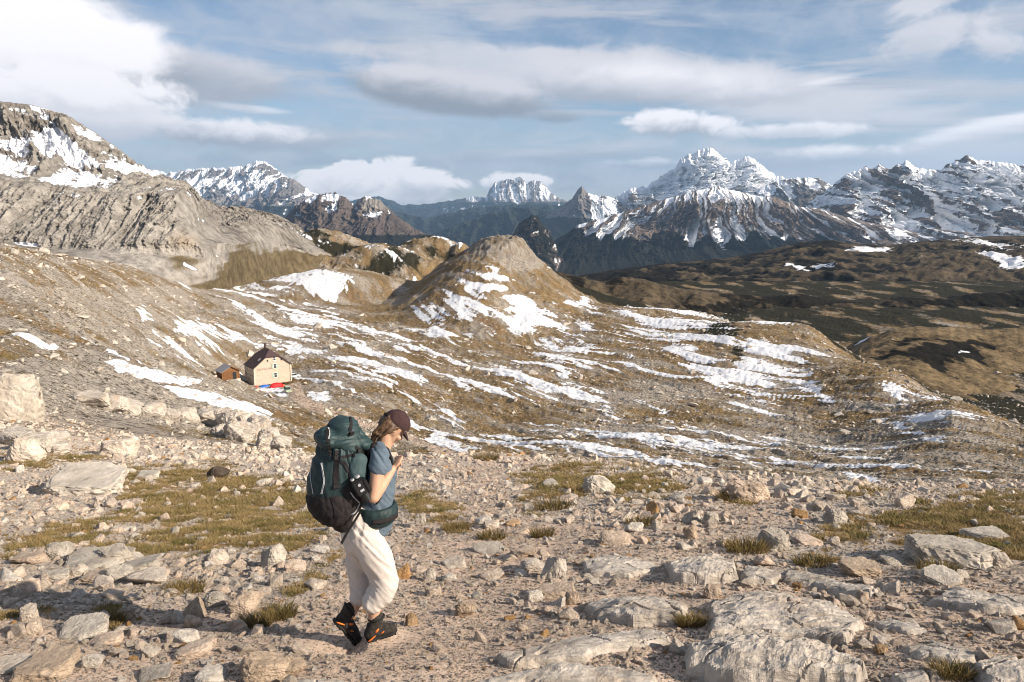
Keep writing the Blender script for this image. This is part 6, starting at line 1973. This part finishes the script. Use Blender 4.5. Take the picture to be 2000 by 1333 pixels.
gp_ = [(0, 0), (HW, 0), (HW, HE), (HW * .70, HG), (HW * .30, HG), (0, HE)]
V = [hp(u, 0, z) for u, z in gp_] + [hp(u, HL, z) for u, z in gp_]
Fc = [tuple(range(6)), tuple(reversed(range(6, 12)))] + [(i, 6 + i, 6 + (i + 1) % 6, (i + 1) % 6) for i in range(6)]
wall = mesh_obj('wall', V, Fc, m_plaster, hut)
for (u, d) in ((0, 0), (HW, 0), (0, HL)):
    for k in range(12):
        w_ = 0.55 if k % 2 else 0.38
        c = hp(u, d, 0.28 + k * 0.52)
        box('quoin', c, g_, s__, UP, (w_ * 0.5, w_ * 0.5, 0.235), m_stonew, wall)
oh = 0.55
sl = (HR - HE) / (HW / 2)
z_e = HE - oh * sl * 0.8 + 0.12
roof = slab('roof', [hp(-oh, -oh, z_e), hp(-oh, HL + oh, z_e), hp(HW * .30, HL + oh, HG + .12), hp(HW / 2, HL - HH, HR + .12), hp(HW / 2, HH, HR + .12), hp(HW * .30, -oh, HG + .12)], 0.22, m_roof, hut, UP)
slab('roof_slope', [hp(HW + oh, -oh, z_e), hp(HW + oh, HL + oh, z_e), hp(HW * .70, HL + oh, HG + .12), hp(HW / 2 + .02, HL - HH, HR + .12), hp(HW / 2 + .02, HH, HR + .12), hp(HW * .70, -oh, HG + .12)], 0.22, m_roof, roof, UP)
slab('roof_hip', [hp(HW * .29, -oh - .05, HG + .13), hp(HW * .71, -oh - .05, HG + .13), hp(HW / 2, HH, HR + .14)], 0.20, m_roof, roof, UP)
slab('roof_hip', [hp(HW * .29, HL + oh + .05, HG + .13), hp(HW * .71, HL + oh + .05, HG + .13), hp(HW / 2, HL - HH, HR + .14)], 0.20, m_roof, roof, UP)
box('chimney', hp(HW / 2, HL - HH - 0.4, HR + 0.6), g_, s__, UP, (0.32, 0.32, 0.9), m_roof, roof, 0.04)
box('chimney_cap', hp(HW / 2, HL - HH - 0.4, HR + 1.58), g_, s__, UP, (0.42, 0.42, 0.07), m_roof, roof, 0.02)
# skylight on the near slope
sk = hp(HW * .20, 1.8, HE + HW * .20 * sl * .96 + 0.25)
nrm = (UP - g_ * sl).normalized(); tg = (g_ + UP * sl).normalized()
box('skylight', sk, tg, s__, nrm, (0.55, 0.45, 0.10), m_greyroof, roof, 0.02)


def window(u, z, w, h, side, shutters=True, round_=False):
    ax, out = (g_, -s__) if side == 'gable' else (s__, -g_)
    c = hp(u, 0, z) if side == 'gable' else hp(0, u, z)
    wn = box('window', c + out * 0.03, ax, out, UP, (w / 2 + 0.09, 0.06, h / 2 + 0.09), m_whitep, wall)
    box('pane', c + out * 0.07 + UP * h * .26, ax, out, UP, (w / 2 - .05, 0.03, h * .22), m_pane, wn)
    box('pane', c + out * 0.07 - UP * h * .26, ax, out, UP, (w / 2 - .05, 0.03, h * .22), m_pane, wn)
    if shutters:
        for sg in (-1, 1): box('shutter', c + out * 0.06 + ax * (sg * (w * .5 + w * .30 + .12)), ax, out, UP, (w * .30, 0.05, h / 2 + .05), m_green, wn)
    box('sill', c + out * 0.10 - UP * (h / 2 + .14), ax, out, UP, (w / 2 + .15, 0.14, 0.05), m_stonew, wn)


for z in (2.9, 6.0): window(HW * .57, z, 1.0, 1.5, 'gable')
window(HW * .56, 8.5, 0.9, 1.2, 'gable', False)
for u, z in ((HW * .37, 8.0), (HW * .75, 8.0)): box('vent_window', hp(u, -0.02, z), g_, -s__, UP, (0.22, 0.05, 0.35), m_pane, wall)
for z in (1.6, 3.2, 5.0):
    for u in (1.6, 3.6, 5.6, 7.2): window(u, z, 0.75, 0.9, 'side', False)
fc = bpy.data.curves.new('lettering', 'FONT'); fc.body = 'RIFUGIO BIELLA'; fc.size = 0.95; fc.extrude = 0.02
fc.materials.append(m_letter)
TMP = bpy.data.scenes.new('tmp'); ft = bpy.data.objects.new('lettering_curve', fc); TMP.collection.objects.link(ft)
TMP.view_layers[0].update()
fm = bpy.data.meshes.new_from_object(ft.evaluated_get(TMP.view_layers[0].depsgraph)); bpy.data.objects.remove(ft); bpy.data.scenes.remove(TMP)
fm.materials.clear(); fm.materials.append(m_letter)
fo = bpy.data.objects.new('lettering', fm); ROOT.objects.link(fo)
fo.matrix_world = Matrix.Translation(hp(0.9, -0.03, 5.05)) @ Matrix((g_, UP, -s__)).transposed().to_4x4()
mw_ = fo.matrix_world.copy(); fo.parent = hut; fo.matrix_parent_inverse = hut.matrix_world.inverted(); fo.matrix_world = mw_

# wooden shed beside the hut
B0 = on_ground(434, 744); B0.z -= 0.2
shed = empty('wooden_shed', B0)
set_props(shed, 'small wooden shed with grey roof beside the hut', 'shed')
q1 = Vector((0.80, 0.6, 0)); q2 = Vector((-0.6, 0.80, 0))
bp_ = lambda u, d, z: B0 + q1 * u + q2 * d + UP * z
sp_ = [(0, 0), (4.6, 0), (4.6, 2.1), (2.3, 3.4), (0, 2.1)]
V = [bp_(u, 0, z) for u, z in sp_] + [bp_(u, 4.6, z) for u, z in sp_]
mesh_obj('wall', V, [tuple(range(5)), tuple(reversed(range(5, 10)))] + [(i, 5 + i, 5 + (i + 1) % 5, (i + 1) % 5) for i in range(5)], m_wood, shed)
for k in range(11): box('board', bp_(0.2 + k * 0.42, -0.03, 1.05), q1, q2, UP, (0.18, 0.03, 1.04), m_wood, shed)
slab('roof', [bp_(-.35, -.4, 2.02), bp_(-.35, 5.0, 2.02), bp_(2.3, 5.0, 3.52), bp_(2.3, -.4, 3.52)], 0.1, m_greyroof, shed, UP)
slab('roof', [bp_(4.95, -.4, 2.02), bp_(4.95, 5.0, 2.02), bp_(2.31, 5.0, 3.52), bp_(2.31, -.4, 3.52)], 0.1, m_wood, shed, UP)
box('door', bp_(3.2, -0.08, 0.95), q1, q2, UP, (0.45, 0.04, 0.9), m_pane, shed)


def extr(name, prof, half, M, mat, parent, inset=0.0):
    """side profile (x, z) extruded across y"""
    k = len(prof)
    zt_ = max(z for _, z in prof); zb_ = min(z for _, z in prof)
    V = []
    for sg in (-1, 1):
        for x, z in prof:
            V.append(M @ Vector((x, sg * (half - inset * (z - zb_) / (zt_ - zb_ + 1e-6)), z)))
    Fc = [tuple(range(k)), tuple(reversed(range(k, 2 * k)))] + [(i, k + i, k + (i + 1) % k, (i + 1) % k) for i in range(k)]
    o = mesh_obj(name, V, Fc, mat, parent)
    bm = bmesh.new(); bm.from_mesh(o.data); bmesh.ops.recalc_face_normals(bm, faces=bm.faces)
    bmesh.ops.bevel(bm, geom=[e for e in bm.edges], offset=0.05, segments=2, affect='EDGES', clamp_overlap=True)
    bm.to_mesh(o.data); bm.free()
    return o


def car(px, py, rz, col, label, boxy=False, scale=1.0):
    p = on_ground(px, py)
    root = empty('parked_car', p); set_props(root, label, 'car', 'vehicles parked by the hut')
    mp_ = plain_mat('car_paint', col, 0.35, 0.5, 0.04, 2, 0)
    M = Matrix.Translation(p) @ Matrix.Rotation(rz, 4, 'Z') @ Matrix.Scale(scale, 4)
    if boxy:
        body = [(-1.85, .45), (1.85, .45), (1.9, .95), (0.75, 1.05), (-1.85, 1.05)]; cab = [(-1.8, 1.05), (0.75, 1.05), (0.45, 1.75), (-1.75, 1.78)]
    else:
        body = [(-2.1, .35), (2.1, .35), (2.15, .75), (1.2, .92), (-2.0, .95), (-2.15, .7)]; cab = [(-1.7, .95), (1.15, .92), (0.45, 1.45), (-1.2, 1.47)]
    b = extr('body', body, 0.85, M, mp_, root)
    extr('cabin', cab, 0.80, M, m_pane, root, 0.18)
    tz = max(z for _, z in cab); xs = [x for x, z in cab if z > tz - 0.1]
    extr('roof', [(min(xs) - .08, tz - .02), (max(xs) + .08, tz - .04), (max(xs), tz + .06), (min(xs), tz + .06)], 0.66, M, mp_, root)
    for sx_ in (-1.3, 1.3):
        for sy_ in (-1, 1):
            c = M @ Vector((sx_, sy_ * .80, .33)); e = M @ Vector((sx_, sy_ * .92, .33))
            t = cyl('tyre', c, e, .33 * scale, .33 * scale, m_sole, root); cyl('rim', e, M @ Vector((sx_, sy_ * .94, .33)), .18 * scale, .18 * scale, m_metal, t)
    for sy_ in (-.6, .6): cyl('headlight', M @ Vector((2.08 if not boxy else 1.84, sy_, .68)), M @ Vector((2.17 if not boxy else 1.93, sy_, .68)), .11 * scale, .11 * scale, m_whitep, root)
    return root


car(562, 768, R(-62), (0.42, 0.50, 0.34), 'pale green off road car parked on the track below the hut', True)
car(556, 743, R(38), (0.16, 0.02, 0.025), 'dark red car parked close to the hut wall')
car(574, 739, R(30), (0.72, 0.72, 0.70), 'white car parked at the far corner of the hut')
car(566, 735, R(38), (0.03, 0.05, 0.04), 'dark green car parked behind the white one', True)


def heap(name, px, py, w, d, h, col, label, seed, cat, ridge_=False):
    p = on_ground(px, py)
    m = plain_mat(name + '_fabric', col, 0.6, 0.3, 0.15, 2, 0.01)
    n, k = 26, 9; V, Fc = [], []
    root = empty(name, p); set_props(root, label, cat)
    for j in range(k):
        f = j / (k - 1)
        for i in range(n):
            a = 2 * math.pi * i / n
            rr = math.cos(f * 1.5) ** (0.75 if not ridge_ else 0.9) * (1 + 0.14 * math.sin(3 * a + seed) + 0.06 * math.sin(7 * a + 2 * seed))
            V.append(p + g_ * (w / 2 * rr * math.cos(a)) - s__ * (d / 2 * rr * math.sin(a)) + UP * (h * math.sin(f * 1.5) * (1 + 0.1 * math.sin(5 * a + seed) * (1 - f)) - 0.1))
    for j in range(k - 1):
        for i in range(n): Fc.append((j * n + i, j * n + (i + 1) % n, (j + 1) * n + (i + 1) % n, (j + 1) * n + i))
    Fc.append(tuple((k - 1) * n + i for i in range(n)))
    mesh_obj('cover', V, Fc, m, root, True)
    V, Fc = [], []
    tube(V, Fc, [p + g_ * (-w * .52) + UP * .05, p + g_ * (-w * .3) + UP * h * .82, p + UP * (h * 1.0), p + g_ * (w * .3) + UP * h * .82, p + g_ * (w * .52) + UP * .05], [0.05] * 5, s__, 8)
    mesh_obj('pole_sleeve', V, Fc, m, root, True)


heap('tent', 539, 757, 4.6, 2.2, 1.55, (0.50, 0.012, 0.014), 'red dome tent pitched against the hut wall', 1, 'tent')
heap('groundsheet', 552, 756, 2.0, 1.2, 0.8, (0.68, 0.16, 0.06), 'orange cover lying beside the red tent', 4, 'cover')
heap('tarpaulin', 516, 757, 3.6, 1.6, 0.75, (0.02, 0.11, 0.42), 'bright blue tarpaulin heap against the hut wall', 2, 'tarpaulin')
heap('supply_bag', 500, 757, 1.3, 0.9, 0.5, (0.36, 0.05, 0.03), 'small red bag at the corner of the hut', 3, 'bag')
